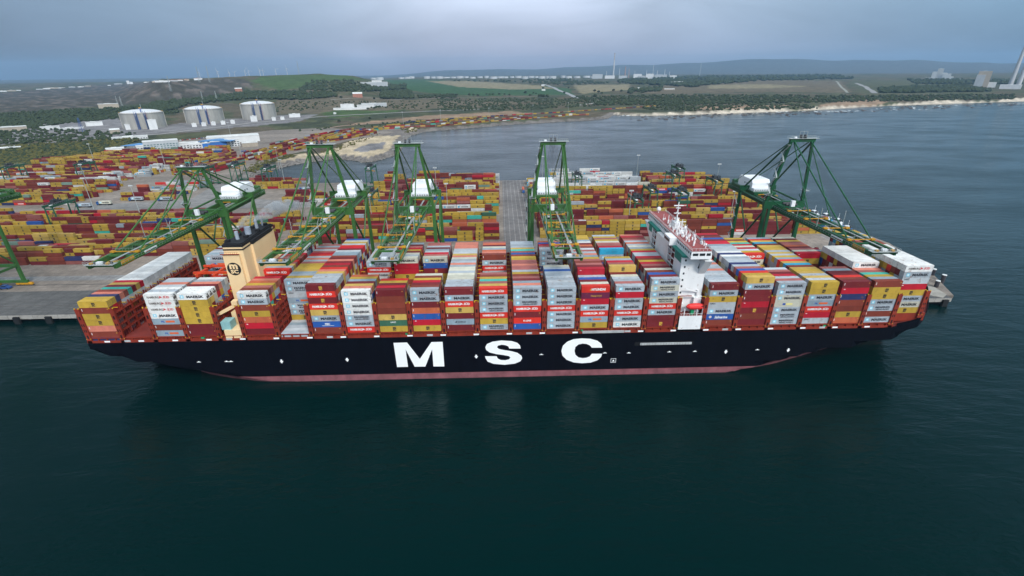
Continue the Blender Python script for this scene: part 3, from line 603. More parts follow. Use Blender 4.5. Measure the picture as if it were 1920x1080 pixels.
for bi, (bx, prof, near, faces) in enumerate(BAYS):
    hts = [t for n, t in prof for _ in range(n)]
    near = near.split(); base = BASE if bi < 23 else BASE+3.1
    r0 = 0 if bi < 23 else 1; r1 = 24 if bi < 22 else (23 if bi == 22 else 21)
    for r in range(r0, r1):
        n = hts[r]; run = None
        for t in range(n):
            if bi == 15 and r >= 99: continue
            key = None
            if r == r0 and t < len(near): key = CODE[near[t]]
            elif r in faces:
                f = faces[r].split()
                if t < len(f): key = CODE[f[t]]
            if key is None:
                col = random.choice(PAL)
                if t == n-1:
                    if col in ('maroon', 'brown') and random.random() < .55: col = 'rose'
                    if bi == 0: col = 'white' if r > 8 else 'yellow yellow navy salmon brown teal maroon ochre red'.split()[min(r, 8)]
                    if bi == 2 and r > 17: col = random.choice(['grey', 'dgrey', 'lgrey', 'maroon'])
                    if bi in (2, 3) and r < 7: col = random.choice(['white', 'lgrey', 'grey', 'salmon', 'maroon', 'grey'])
                    if bi == 6: col = ['maroon', 'grey', 'grey', 'lgrey', 'grey', 'ochre', 'salmon', 'scarlet', 'brown', 'red', 'maroon', 'salmon', 'maroon', 'brown', 'dgrey', 'dgrey', 'lgrey', 'maroon', 'red', 'scarlet', 'lgrey', 'ochre', 'beige', 'blue'][r]
                    if bi == 10: col = random.choice(['grey', 'lgrey', 'grey', 'salmon', 'grey', 'ochre', 'beige']) if r < 20 else 'salmon'
                    if bi == 13 and r < 10: col = ['grey', 'grey', 'lgrey', 'grey', 'lgrey', 'grey', 'grey', 'blue', 'grey', 'beige'][r]
                    if bi == 22 and 5 < r < 15 or bi == 23 and r < 12: col = 'white'
                    if bi == 20: col = ['yellow', 'lgrey', 'ochre', 'grey', 'ochre', 'yellow', 'ochre', 'brown', 'sky', 'ochre', 'scarlet', 'dgrey'][r % 12]
                    if bi == 7 and r > 15: col = 'lgrey'
                    if bi == 18 and r > 4 and r < 16: col = random.choice(['lgrey', 'grey', 'grey', 'navy', 'white'])
                    if bi == 17: col = random.choice(['grey', 'lgrey', 'grey', 'dgrey', 'scarlet', 'salmon'])
                if t == n-2 and bi == 0 and r > 8: col = 'white'
                key = (col, None)
            cell[(bi, r, t)] = (key, n, hts)
# choose the 300 largest: near faces, faces of the far blocks, then roof containers row by row from the near side
sel = []
for (bi, r, t), (key, n, hts) in cell.items():
    fr = (r == (0 if bi < 23 else 1))
    front = fr or t >= hts[r-1]
    roof = t == n-1
    if front: s = 100-r*1.5
    elif roof: s = 62-r*1.6
    else: s = 0
    if front or roof: sel.append((s, bi, r, t))
sel.sort(key=lambda a: -a[0]); chosen = set((b, r, t) for _, b, r, t in sel[:300])
for (bi, r, t), (key, n, hts) in cell.items():
    bx = BAYS[bi][0]; base = BASE if bi < 23 else BASE+3.1
    cx = bx+CLEN/2; cy = PITCH_Y*(r+.5)-.05; z = base+t*PITCH_Z+.01
    if (bi, r, t) in chosen:
        o = bpy.data.objects.new('shipping_container', container_mesh(*key)); COL.objects.link(o); o.location = (cx+random.uniform(-.04, .04), cy, z)
        w = WORD[key[0]]; plural = ORD[bi]
        fr = r == (0 if bi < 23 else 1)
        lvl = 'bottom' if t == 0 else ('top' if t == n-1 else ORD[t]+' up')
        if fr: lab = f"{w} container {SAYS[key[1]]}, {lvl} on the near side in the {plural} bay from the stern"
        elif t == n-1: lab = f"{w} container on top of the {ORD[r]} row inboard, {plural} bay from the stern"
        else: lab = f"{w} container {lvl} on the {ORD[r]} row inboard, {plural} bay from the stern"
        ws = lab.split()
        if len(ws) > 16 and fr and key[1] is None: lab = f"plain {w} container, {lvl}, near side, {plural} bay from the stern"
        elif len(ws) > 16:
            mk = {'with a blue star square and dark lettering': 'lettered under a blue star', 'with a blue star square and two lines of lettering': 'with two lettered lines', 'with white lettering and a yellow triangle': 'with white letters', 'with dark lettering and a green triangle': 'with dark letters', 'with white letters and a bar': 'with white letters', 'with a small white corner mark': 'with a white corner mark', 'with a thin dark line of letters': 'with thin dark letters'}.get(SAYS[key[1]], SAYS[key[1]])
            lab = f"{w} container {mk}, {lvl}, near side, {plural} bay from the stern".replace(' ,', ',')
            if len(lab.split()) > 16: lab = f"{w} container {mk}, {lvl}, near side, {plural} bay from stern"
            if len(lab.split()) > 16: print('LONG', lab)
        tag(o, lab, 'container', 'containers stacked aboard the ship')
    else:
        if t < n-2 and not (t >= (hts[r-1] if r else 0)) and 0 < r < 23 and False: continue
        sbox(cx, cy, z, key[0])
# short row of boxes low in the open bay and in the stern slot
for k in range(5):
    sbox(-88.1+CLEN/2, PITCH_Y*(k+.5), BASE-2.7, ['grey', 'lgrey', 'grey', 'dgrey', 'lgrey'][k])
for k in range(24): sbox(-170.2+CLEN/2, PITCH_Y*(k+.5), BASE-2.88, 'navy' if k == 0 else random.choice(PAL))

# ================================================================== the ship
ship = empty('container_ship', (0, 30.4, 0)); tag(ship, 'very long black hulled container ship stacked with containers along the quay', 'container ship')
hullp = paint('hull_black', (.0022, .0025, .006), .5, .6, .35, 0, 0, spec=.12, st=.12)
boot = paint('boot_top_red', (.23, .080, .092), .75, .5, .25, 0, 0, st=.6)
redst = paint('deck_red', (.25, .030, .014), .6, .4, .3, 0, 0)
redd = paint('deck_plate', (.20, .032, .024), .7, .45, .12, 0, 0)
YC = 30.4
def rel(o): o.parent = ship; o.matrix_parent_inverse = Matrix.Translation((0, -30.4, 0)); return o
def zdeck(x): return 22.4+max(0, x-182)/43*4.8
def hbd(x): return float(np.interp(x, [178, 186, 193, 200, 207, 213, 217, 220, 222.5, 224.5, 225.5], [31, 31, 30.4, 28.6, 23.5, 16.8, 11.6, 7.8, 4.6, 1.8, 0]))
ZE = [(-172.5, 18.6), (-169, 16.2), (-160, 13.6), (-148, 10.9), (-135, 8.2), (-124, 6.0), (-112, 3.4), (-98, .6), (-85, -3)]
def section(x):
    """half breadths and heights from the deck edge down to the keel"""
    zd = zdeck(x); out = []
    for k, t in enumerate((1, .86, .7, .55, .42, .32)):
        z = zd*t; out.append(z)
    lv = sorted(set(out+[10, 9, 8, 7, 6.0, 5, 3.1, 2.4, 1.8, .6, 0, -1.5, -3]), reverse=True); lv = [l for l in lv if l <= zd]
    res = []
    ze = np.interp(x, [a for a, _ in ZE], [b for _, b in ZE])
    for z in lv:
        b = hbd(x)
        if x < -85 and z < ze:
            if x < -140: b = 31*max(0, (z-(ze-7))/7)**.8
            else:
                bw = float(np.interp(x, [-140, -132, -120, -105, -85], [17, 22, 25.5, 29, 31])); b = bw+(31-bw)*max(0, (z+3.1)/(ze+3.1))**2.0
        if x > 104:                                   # fore body: slab side above, tucked in towards the waterline
            bw = float(np.interp(x, [104, 126, 140, 156, 172, 190, 205, 212], [31, 28, 24.6, 18.6, 12.6, 5.5, 1.0, 0]))
            z2 = float(np.interp(x, [104, 125, 140, 150, 158, 171, 183, 192, 205, 226], [-3, 2, 6.0, 9, 11, 12.4, 14.2, 17, 20, 25.5]))
            if z < z2: b = bw+(hbd(x)-bw)*max(0, (z+1)/(z2+1))**2.4
            zk = max(-3, (x-211)/14.5*26)
            if x > 211: b = b*min(1, max(0, (z-zk)/max(1, zd-zk)*1.6))
        res.append((max(b, 0.0), z))
    return res
def hull():
    xs = [-172.5, -171.5, -169, -165, -160, -154, -148, -141, -135, -129, -124, -118, -112, -105, -98, -85, -40, 20, 80, 104]+list(range(110, 186, 4))+list(range(188, 225, 3))+[224.5, 225.4]
    mb = MB(); ZL = 14
    secs = []
    for x in xs:
        s = section(x); zs = np.array([z for _, z in s]); bs = np.array([b for b, _ in s]); zd = zdeck(x)
        lv = [zd, zd*.86, zd*.7, zd*.55, 10, 8, 6.0, 3.1, 2.4, 1.8, .6, 0, -1.5, -3]
        zk = (x-211)/14.5*26 if x > 211 else -9
        secs.append([(x, float(np.interp(-max(z, zk), -zs, bs)) if z > zk else 0.0, max(z, min(zk, zd-.01))) for z in lv])
    for side in (-1, 1):
        for i in range(len(xs)-1):
            for k in range(ZL-1):
                a, b, c, d = secs[i][k], secs[i+1][k], secs[i+1][k+1], secs[i][k+1]
                mb.mat(boot if k >= 7 else hullp)
                mb.add([(p[0], YC+side*p[1], p[2]) for p in (a, b, c, d)], [(0, 1, 2, 3)])
    mb.mat(hullp)
    s0 = secs[0]; mb.add([(p[0], YC-p[1], p[2]) for p in s0]+[(p[0], YC+p[1], p[2]) for p in s0[::-1]], [tuple(range(2*ZL))])
    h = rel(mb.build('hull'))
    # seams and rubbing strakes are too fine; small draught marks and pilot door outline
    d = MB(); d.mat(redd)
    for i in range(len(xs)-1):
        a, b = secs[i][0], secs[i+1][0]
        d.add([(a[0], YC-a[1], a[2]-.02), (b[0], YC-b[1], b[2]-.02), (b[0], YC+b[1], b[2]-.02), (a[0], YC+a[1], a[2]-.02)], [(0, 1, 2, 3)])
    # forecastle fittings
    for x, y in ((203, 20), (203, 41), (208, 26), (208, 35), (202, 30), (213, 30)):
        d.box(x-1.2, x+1.2, y-.8, y+.8, zdeck(x), zdeck(x)+1.6); d.tube((x, y-1.8, zdeck(x)+.9), (x, y+1.8, zdeck(x)+.9), .7)
    rel(d.build('main_deck'))
    b = MB(); b.mat(hullp)
    for side in (-1, 1):
        for i, x in enumerate(xs[:-1]):
            if x < 188: continue
            a, c = secs[i][0], secs[i+1][0]; h_ = 1.5
            b.add([(a[0], YC+side*a[1], a[2]), (c[0], YC+side*c[1], c[2]), (c[0], YC+side*(c[1]+.25), c[2]+h_), (a[0], YC+side*(a[1]+.25), a[2]+h_),
                   (a[0], YC+side*max(0, a[1]-.35), a[2]), (c[0], YC+side*max(0, c[1]-.35), c[2]), (c[0], YC+side*max(0, c[1]-.1), c[2]+h_), (a[0], YC+side*max(0, a[1]-.1), a[2]+h_)], [(0, 1, 2, 3), (4, 5, 6, 7), (3, 2, 6, 7)])
    rel(b.build('bulwark'))
    w = MB(); w.mat(paint('faded_white', (.6, .6, .58), .6))
    w.tube((220, 30.4, zdeck(220)), (220, 30.4, zdeck(220)+7), .25); rel(w.build('foremast'))
    y2 = MB(); y2.mat(yelcap)
    for x, y in ((205.5, 18), (215, 27), (208, 42), (201, 12)): y2.box(x-.9, x+.9, y-.5, y+.5, zdeck(x)+.02, zdeck(x)+1.0)
    rel(y2.build('mooring_winches'))
    return h
hull_o = hull()
# hull lettering: M S C
def pxpoly(pts, zx, zy, sc): return [tuple(ony(zx+a/sc, zy+b/sc, -.66)[[0, 2]]) for a, b in pts]
M_ = [(240, 843), (345, 840), (445, 968), (535, 837), (622, 835), (636, 1026), (551, 1026), (541, 892), (488, 1027), (405, 1028), (334, 893), (353, 1029), (268, 1031)]
S_ = [(1230, 887), (1142, 887), (1134, 870), (1110, 860), (1080, 857), (1054, 864), (1046, 877), (1060, 890), (1100, 899), (1155, 907), (1205, 920), (1236, 943), (1242, 963), (1228, 986), (1185, 1004), (1105, 1013), (1020, 1006), (973, 988), (957, 962), (953, 947), (1043, 947), (1052, 965), (1075, 976), (1110, 978), (1140, 971), (1150, 958), (1140, 946), (1100, 938), (1040, 930), (988, 917), (962, 898), (955, 877), (968, 852), (1010, 834), (1080, 824), (1160, 829), (1205, 843), (1226, 865)]
C_ = [(703, 880), (695, 850), (665, 826), (610, 811), (545, 808), (480, 814), (430, 834), (396, 866), (385, 905), (393, 942), (425, 974), (480, 995), (545, 1001), (612, 996), (665, 978), (694, 952), (701, 928), (622, 928), (606, 948), (580, 959), (550, 962), (518, 956), (494, 936), (487, 905), (494, 874), (518, 855), (550, 848), (580, 851), (606, 862), (622, 880)]
lt = MB(); lt.mat(paint('hull_white', (.92, .92, .91), .6, .08, .05, 0, 0))
from mathutils.geometry import tessellate_polygon
for poly, zx, zy, sc in ((M_, 680, 440, 4.153), (S_, 680, 440, 4.153), (C_, 960, 440, 4.153)):
    q = pxpoly(poly, zx, zy, sc); n = len(q)
    lt = MB(); lt.mat(MATS['hull_white'])
    tri = tessellate_polygon([[Vector((a, b, 0)) for a, b in q]])
    vs = [(a, -.66, b) for a, b in q]+[(a, -.59, b) for a, b in q]
    lt.add(vs, [tuple(t) for t in tri]+[(i, (i+1) % n, n+(i+1) % n, n+i) for i in range(n)])
    o = lt.build('hull_letter'); o.parent = hull_o
# small white marks on the side
mk = MB(); mk.mat(MATS['hull_white'])
def mark(x, y, s=1.0):
    p = ony(x, y, -.62); X, Z = p[0], p[2]
    mk.add([(X-.35*s, -.63, Z+.3*s), (X+.35*s, -.63, Z+.3*s), (X+.35*s, -.63, Z+1.0*s), (X-.35*s, -.63, Z+1.0*s), (X-.8*s, -.63, Z+.3*s), (X+.8*s, -.63, Z+.3*s), (X, -.63, Z-.9*s)], [(0, 1, 2, 3), (4, 5, 6)])
for x, y in ((528, 678), (651, 675), (893, 669), (1361, 660), (1478, 657)): mark(x, y, 1.1)
for x, y in ((373, 679), (425, 678), (433, 678), (1015, 665), (1134, 662), (1179, 662), (1255, 660), (1303, 659), (1420, 656)):
    p = ony(x, y, -.62); X, Z = p[0], p[2]; mk.box(X-.9, X+.9, -.64, -.6, Z-.12, Z+.12); mk.box(X-.3, X+.3, -.64, -.6, Z+.12, Z+.45)
p = ony(1150, 676, -.62)                         # framed square mark
for a in (-1.2, 1.05): mk.box(p[0]+a, p[0]+a+.15, -.64, -.6, p[2]-1.1, p[2]+1.1)
for a in (-1.1, .95): mk.box(p[0]-1.05, p[0]+1.05, -.64, -.6, p[2]+a, p[2]+a+.15)
mk.add([(p[0]-.6, -.64, p[2]-.5), (p[0]+.6, -.64, p[2]-.5), (p[0], -.64, p[2]+.6)], [(0, 1, 2)])
o = mk.build('draught_marks'); o.parent = hull_o
# gangway housed in the side
gp = MB(); gp.mat(paint('slot_dark', (.004, .004, .005), .8)); a, b = ony(1190, 645, -.62), ony(1300, 645, -.62)
gp.box(a[0], b[0], -.63, -.55, a[2]-.9, a[2]+1.0); gp.mat(paint('galvanised', (.45, .46, .46), .5)); gp.box(a[0]+2.5, b[0]-1, -1.0, -.64, a[2]-.5, a[2]+.5)
for k in range(18): gp.mat(castm); gp.box(a[0]+3+k*1.25, a[0]+3.12+k*1.25, -1.02, -1.0, a[2]-.5, a[2]+.5)
rel(gp.build('accommodation_ladder'))
g2 = MB(); g2.mat(MATS['galvanised']); a, b = ony(1092, 623, -.9), ony(1170, 622, -.9); g2.box(a[0], b[0], -1.1, -.7, a[2]-.5, a[2]+.6); rel(g2.build('accommodation_ladder'))
# coaming band between the sheer strake and the first tier
cb = MB(); cb.mat(redst)
cb.box(-172, 183, .2, 60.6, 22.42, 24.1)
cb.box(-172.5, 186, -.55, -.35, 22.4, 23.5)
for x in np.arange(-171, 184, 3.65): cb.box(x-.22, x+.22, -.5, .19, 22.4, 24.75)
cb.box(-172, 184, -.5, .19, 24.55, 24.78)
cb.box(184, 202, 2.5, 58, 24, 27.9)
rel(cb.build('hatch_coaming'))
sg = MB(); sg.mat(MATS['hull_white'])
for i, x in enumerate(np.arange(-165, 182, 14.7)):
    sg.box(x, x+2.4, -.62, -.56, 22.7, 23.4)
    if i % 3 == 1: sg.mat(MATS['galvanised']); sg.box(x-6, x-3.4, -.62, -.56, 22.7, 23.6); sg.mat(MATS['hull_white'])
o = rel(sg.build('side_boards'))
for bi in (1, 5):
    bx = BAYS[bi][0]
    for k in range(3):
        hc = MB(); hc.mat(redd); hc.box(bx-.2, bx+CLEN+.2, .6+k*20.2 if bi == 1 or k else 14.5, 20.2+k*20.2, 24.11, 24.75); rel(hc.build('hatch_cover'))
# lashing bridges: one in every gap between bays
lb = MB(); lb.mat(redst); TOP = 38.9-24.0
lb.box(-.95, .95, -.55, .35, -1.6, TOP)                                     # near end plate
lb.box(-.95, .95, 60.4, 61.2, -1.6, TOP)
for k in range(1, 13):
    y = k*5.11
    if y < 60: lb.box(-.75, -.45, y-.25, y+.25, -1.6, TOP-.6); lb.box(.45, .75, y-.25, y+.25, -1.6, TOP-.6)
for z in (3.6, 6.5, 9.4, 12.3): lb.box(-.9, .9, .35, 60.4, z, z+.16)
for z in (4.6, 7.5, 10.4, 13.3):
    for x in (-.93, .87): lb.box(x, x+.06, .35, 60.4, z, z+.08)
for k in range(48):
    y = k*1.2775+.3
    for x in (-.9, .82): lb.box(x, x+.08, y, y+.12, 1.2, 14.0)
lb.mat(paint('slot_dark', (.01, .005, .005), .8))
for z in (.6, 9.9): lb.box(-.35, .35, -.57, -.55, z, z+1.6)
for z in (3.8, 6.6): lb.box(-.62, -.2, -.57, -.55, z, z+1.2); lb.box(.2, .62, -.57, -.55, z, z+1.2)
lb.mat(yelcap)
for x in (-.95, .65): lb.box(x, x+.3, -.5, -.1, TOP, TOP+.5)
for k in range(12): lb.box(-1.0, 1.0, k*5.1+2, k*5.1+2.25, TOP-.62, TOP-.35)
lb.box(-.97, -.7, -.58, -.3, .2, .6); lb.box(.7, .97, -.58, -.3, .2, .6)
gaps = []
for i in range(len(BAYS)-1):
    a = BAYS[i][0]+CLEN; b = BAYS[i+1][0]
    if b-a > 6: gaps += [a+1.05, b-1.05]
    else: gaps.append((a+b)/2)
gaps = [BAYS[0][0]-1.1]+gaps
l0 = rel(lb.build('lashing_bridge'))
for i, g in enumerate(gaps):
    o = l0 if i == 0 else l0.copy()
    if i: COL.objects.link(o)
    o.location = (g, 0, 24.0)
o = l0.copy(); COL.objects.link(o); o.location = (199.0, 2.2, 27.2); o.scale = (1, .93, .8)
# ---- funnel and engine casing
cream = paint('funnel_cream', (.80, .58, .32), .55, .12, .1, 0, 0)
blk = paint('funnel_black', (.012, .012, .013), .6, .3)
fu = empty('funnel'); rel(fu); fu['label'] = 'cream funnel block with a black top and round black emblem'
def part(mb, name, par=None):
    o = mb.build(name); o.parent = par; return o
FX0, FX1 = -112.4, -103.9
c = MB(); c.mat(cream); c.box(FX0, FX1, 15, 46, 22.4, 60.4); c.box(FX0-.25, FX1-1.7, 13.8, 15, 22.4, 57.4); c.box(FX1, FX1+1.1, 22, 42, 22.4, 59.9); c.box(FX1-3.5, FX1+6, 40, 52, 22.4, 44)
part(c, 'casing', fu)
c = MB(); c.mat(blk)
c.box(FX0-.12, FX1+.12, 14.88, 46.12, 58.9, 59.5); c.box(FX0-.15, FX1+.15, 14.85, 46.15, 60.4, 61.5); c.box(FX1+.12, FX1+1.25, 21.9, 42.1, 59.3, 61.0)
part(c, 'black_top', fu)
c = MB(); c.mat(blk); c.box(FX0+.3, FX1-.3, 15.6, 45.5, 61.5, 61.9)
for x, y in ((-111.2, 18), (-106, 24), (-110.8, 27), (-105, 33), (-110, 38), (-106, 43)): c.box(x-.9, x+.9, y-.8, y+.8, 61.9, 62.9)
part(c, 'vent_deck', fu)
for x, y, r, h in ((-108.6, 21.5, .75, 3.6), (-107.4, 29, 1.35, 3.4), (-107.6, 38, .7, 3.8), (-109.2, 41, .5, 3.6), (-106.9, 42.5, .5, 3.4)):
    c = MB(); c.mat(paint('pipe_grey', (.34, .38, .44), .5)); c.tube((x, y, 61.9), (x, y, 61.9+h), r, n=12); part(c, 'exhaust_pipe', fu)
c = MB(); c.mat(redst); c.box(FX0-.9, FX1-1.3, 13.2, 13.75, 57.42, 57.7)
for x in np.arange(FX0-.8, FX1-1.3, .9): c.box(x, x+.07, 13.2, 13.28, 57.7, 58.6)
c.box(FX0-.9, FX1-1.3, 13.2, 13.27, 58.55, 58.63); part(c, 'railing', fu)
c = MB(); c.mat(blk); ex, ez = (FX0-.25+FX1-1.7)/2, 50.6; c.tube((ex, 13.7, ez), (ex, 13.8, ez), 3.0, n=32)
c.mat(cream); gm = text_geo('m', 2.1, 3.6, .045); gs = text_geo('SC', 1.75, 3.4, .05)
put_text(c, gm, ex, ez+.15, 13.68); put_text(c, gs, ex, ez-2.05, 13.68); part(c, 'emblem', fu)
# near-side cream block with stores crane and pale box
c = MB(); c.mat(cream); c.box(-112.2, -104.6, -.4, 5.6, 22.4, 27.4); c.box(-111, -106, 6, 9, 22.4, 33)
rel(c.build('side_house'))
c = MB(); c.mat(cream); c.tube((-108.6, 7.4, 33), (-108.6, 7.4, 37.6), 1.0); c.beam((-108.6, 7.4, 36), (-114.2, 3.0, 34.0), .9, 1.2); c.beam((-114.2, 3.0, 34), (-116.2, 1.4, 31.8), .7, .8); c.box(-109.9, -107.4, 6.2, 8.6, 36.4, 38.2)
rel(c.build('stores_crane'))
c = MB(); c.mat(paint('pale_teal', (.28, .50, .50), .6)); c.box(-113.2, -109.2, .2, 4.8, 27.4, 31.2); rel(c.build('store_box'))
# ---- accommodation block with the navigation bridge
wh = paint('ship_white', (.80, .80, .79), .5, .16, .12, .02, 0)
grn = paint('wing_green', (.02, .22, .17), .6, .2); glass = paint('window_dark', (.02, .025, .03), .15, .1); rdk = paint('roof_red', (.30, .075, .070), .7, .3, .2, 0, 0)
ac = empty('accommodation_block'); rel(ac); ac['label'] = 'white accommodation tower with the full width navigation bridge and red decks'
c = MB(); c.mat(wh)
c.box(87.2, 98.2, 4.2, 13.4, 30.2, 56.3); c.box(87.4, 98, 13.4, 48.5, 24, 30.2)
c.box(87.2, 98.2, 22.5, 40.5, 30.2, 56.3); c.box(92, 98.2, 13.4, 22.5, 30.2, 56.3); c.box(92, 98.2, 40.5, 48.6, 30.2, 56.3); c.box(87.2, 98.2, 47.4, 48.6, 30.2, 56.3)
c.prism([(4.2, 48.5), (4.2, 56.3), (-1.2, 56.3)], 95.2, 98.2, 'yz'); c.prism([(48.6, 48.5), (48.6, 56.3), (61.5, 56.3)], 87.2, 98.2, 'yz')
part(c, 'tower', ac)
c = MB(); c.mat(wh)
for y0, y1 in ((13.4, 22.5), (40.5, 47.4)):
    for z in np.arange(33, 56, 3.05): c.box(87.3, 92, y0, y1, z, z+.22)
    for y in (y0+.1, (y0+y1)/2, y1-.3): c.box(87.3, 87.55, y, y+.25, 30.2, 56.3)
part(c, 'open_galleries', ac)
c = MB(); c.mat(redd)
for y0, y1 in ((13.4, 22.5), (40.5, 47.4)):
    c.box(91.9, 91.99, y0+.02, y1-.02, 30.3, 56.2)
    for z in np.arange(33, 56, 3.05): c.box(87.6, 91.9, y0+.02, y1-.02, z+.225, z+.24)
part(c, 'gallery_decks', ac)
for y0, y1, ya, yb in ((3.5, 17, 5, 13), (40, 55, 48, 53)):
    c = MB(); c.mat(grn); c.box(87.0, 98.0, y0, y1, 56.32, 57.2); c.box(87.08, 87.19, ya, yb, 53.4, 56.32); part(c, 'wing_bracket', ac)
c = MB(); c.mat(wh)
c.box(88.8, 97.6, -.8, 61.6, 57.2, 58.5); c.box(89.0, 97.4, -.6, 61.4, 59.7, 60.6); c.box(85.6, 89, 17, 25, 57.2, 60.6)
for y in np.arange(-.6, 61.4, 2.05): c.box(88.85, 89.1, y, y+.22, 58.5, 59.7); c.box(97.3, 97.5, y, y+.22, 58.5, 59.7)
for x in (89, 91.9, 94.8, 97.1): c.box(x, x+.5, -.7, -.5, 58.5, 59.7)
wb = part(c, 'navigation_bridge', ac)
c = MB(); c.mat(glass); c.box(89.15, 97.25, -.5, 61.3, 58.45, 59.75); c.box(85.55, 89, 17.5, 24.5, 58.5, 59.7); part(c, 'bridge_windows', wb)
c = MB(); c.mat(glass)
for z in np.arange(33, 56, 3.05): c.box(88.2+(z-33)*.02, 88.9+(z-33)*.02, 4.14, 4.2, z, z+.9)
c.add([(94.5, 4.15, 51), (97.2, 4.15, 51), (97.2, 4.15, 54), (95.3, 4.15, 54)], [(0, 1, 2, 3)])
part(c, 'window', ac)
c = MB(); c.mat(rdk); c.box(88.9, 97.5, -.7, 61.5, 60.6, 60.75); rf = part(c, 'bridge_roof', ac)
c = MB(); c.mat(wh)
for y in np.arange(-.6, 61.5, 1.5):
    for x in (88.95, 97.4): c.box(x, x+.07, y, y+.07, 60.75, 61.85)
for x in (88.95, 97.4):
    for z in (61.3, 61.8): c.box(x, x+.06, -.6, 61.4, z, z+.06)
for x in np.arange(89, 97.4, 1.6): c.box(x, x+.07, -.6, -.53, 60.75, 61.85)
c.box(89, 97.4, -.6, -.54, 61.8, 61.86); part(c, 'railing', rf)
c = MB(); c.mat(wh)
c.tube((93.5, 33, 60.7), (93.5, 33, 73), .45, .2); c.tube((93.5, 36, 60.7), (93.5, 33, 67), .18); c.tube((93.5, 30, 60.7), (93.5, 33, 67), .18)
for z, w in ((65, 2.6), (67.5, 3.4), (70, 2.2)): c.box(93.5-w/2, 93.5+w/2, 32.7, 33.3, z, z+.25); c.box(93.3, 93.7, 33-w/2, 33+w/2, z, z+.25)
c.box(91.2, 95.6, 32.2, 32.7, 71.2, 71.6); c.box(92.2, 94.6, 30.5, 35.5, 60.7, 63.4)
part(c, 'radar_mast', rf)
c = MB(); c.mat(wh); c.tube((92.5, 23, 60.7), (92.5, 23, 67.5), .3, .15); c.box(91, 94, 22.8, 23.2, 66.2, 66.5); c.box(91.5, 93.5, 22, 24, 60.7, 62.3); part(c, 'radar_mast', rf)
for x, y, r in ((93, 58.5, 1.15), (95.5, 26, .8), (91.5, 19, .6), (96, 38, .8), (96, 3, .5), (91, 12, .5)):
    c = MB(); c.mat(wh); c.lathe((x, y, 60.75), [(.25, 0), (.25, 1.0), (r*.8, 1.2), (r, 1.2+r*.6), (r*.8, 1.2+r*1.3), (r*.3, 1.2+r*1.7)], 12); part(c, 'antenna_dome', rf)
for k in range(60):
    x, y = random.uniform(90, 97), random.triangular(2, 50, 30)
    c = MB(); c.mat(wh); h = random.uniform(.8, 2.8); c.box(x-.3, x+.3, y-.3, y+.3, 60.75, 60.75+h*.5); c.tube((x, y, 60.75), (x, y, 60.75+h*1.5), .09, n=5); part(c, 'antenna', rf)
c = MB(); c.mat(wh); c.box(87.4, 98.4, -.55, 4.6, 22.4, 30.2); c.box(94.5, 97.8, 2.6, 4.6, 30.2, 37.5); c.box(87.4, 90.5, 3.4, 4.6, 30.2, 34.5); c.box(87.4, 98.4, 3.2, 12, 37.6, 38.0)
for x in (87.6, 90, 95.6, 98): c.box(x-.15, x+.15, -.3, 0, 30.2, 33.6)
for x in np.arange(87.5, 98.4, 1.2): c.box(x, x+.08, -.5, -.42, 30.2, 31.4)
c.box(87.4, 98.4, -.5, -.42, 31.3, 31.4)
c.tube((96, 3.6, 37.5), (96, 3.6, 41), .5); c.beam((96, 3.6, 40), (90, 2.2, 42.2), .35, .45); part(c, 'lower_house', ac)
c = MB(); c.mat(redd); c.box(87.5, 98.3, -.3, 4.4, 30.21, 30.3); c.box(87.6, 94, 3.3, 12, 38.0, 38.05); part(c, 'boat_deck', ac)
c = MB(); c.mat(paint('lifeboat_orange', (.72, .035, .03), .45, .15)); bp = []
rings = []
for i, (x, s) in enumerate(((91.0, .35), (92, .8), (94, 1), (96.5, 1), (98.4, .8), (99.2, .35))):
    rings.append([(x, .9+1.5*s*math.cos(a), 34.2+1.45*s*math.sin(a)) for a in [2*math.pi*k/12 for k in range(12)]])
o_ = [p for r_ in rings for p in r_]; fs = [(i*12+k, i*12+(k+1) % 12, (i+1)*12+(k+1) % 12, (i+1)*12+k) for i in range(5) for k in range(12)]+[tuple(range(12)), tuple(range(60, 72))]
c.add([(x, y, z) for x, y, z in o_], fs); lbt = c.build('lifeboat', ship); lbt.matrix_parent_inverse = Matrix.Translation((0, -30.4, 0)); lbt['label'] = 'orange red lifeboat'
c = MB(); c.mat(glass); c.box(97, 98.2, -.35, -.25, 34.6, 35.0); q = c.build('window', lbt)
c = MB(); c.mat(paint('green_gear', (.01, .28, .12), .6)); c.box(93.2, 94.6, .6, 1.8, 30.3, 32.6); rel(c.build('raft_canister'))
c = MB(); c.mat(MATS['green_gear'])
for x in (-33.5, -123, 44.2, 154): c.box(x, x+1.3, -.5, .3, 22.5, 24.2)
rel(c.build('deck_lockers'))
c = MB(); c.mat(paint('spreader_orange', (.72, .07, .02), .5, .3)); 
for y in (33, 42): c.box(-141, -118, y, y+1.0, 40.5, 41.6); c.box(-139, -137.6, y-2, y+8, 39.8, 41)
c.box(-130, -128.8, 30, 46, 40.2, 41.4); rel(c.build('stowed_beams'))
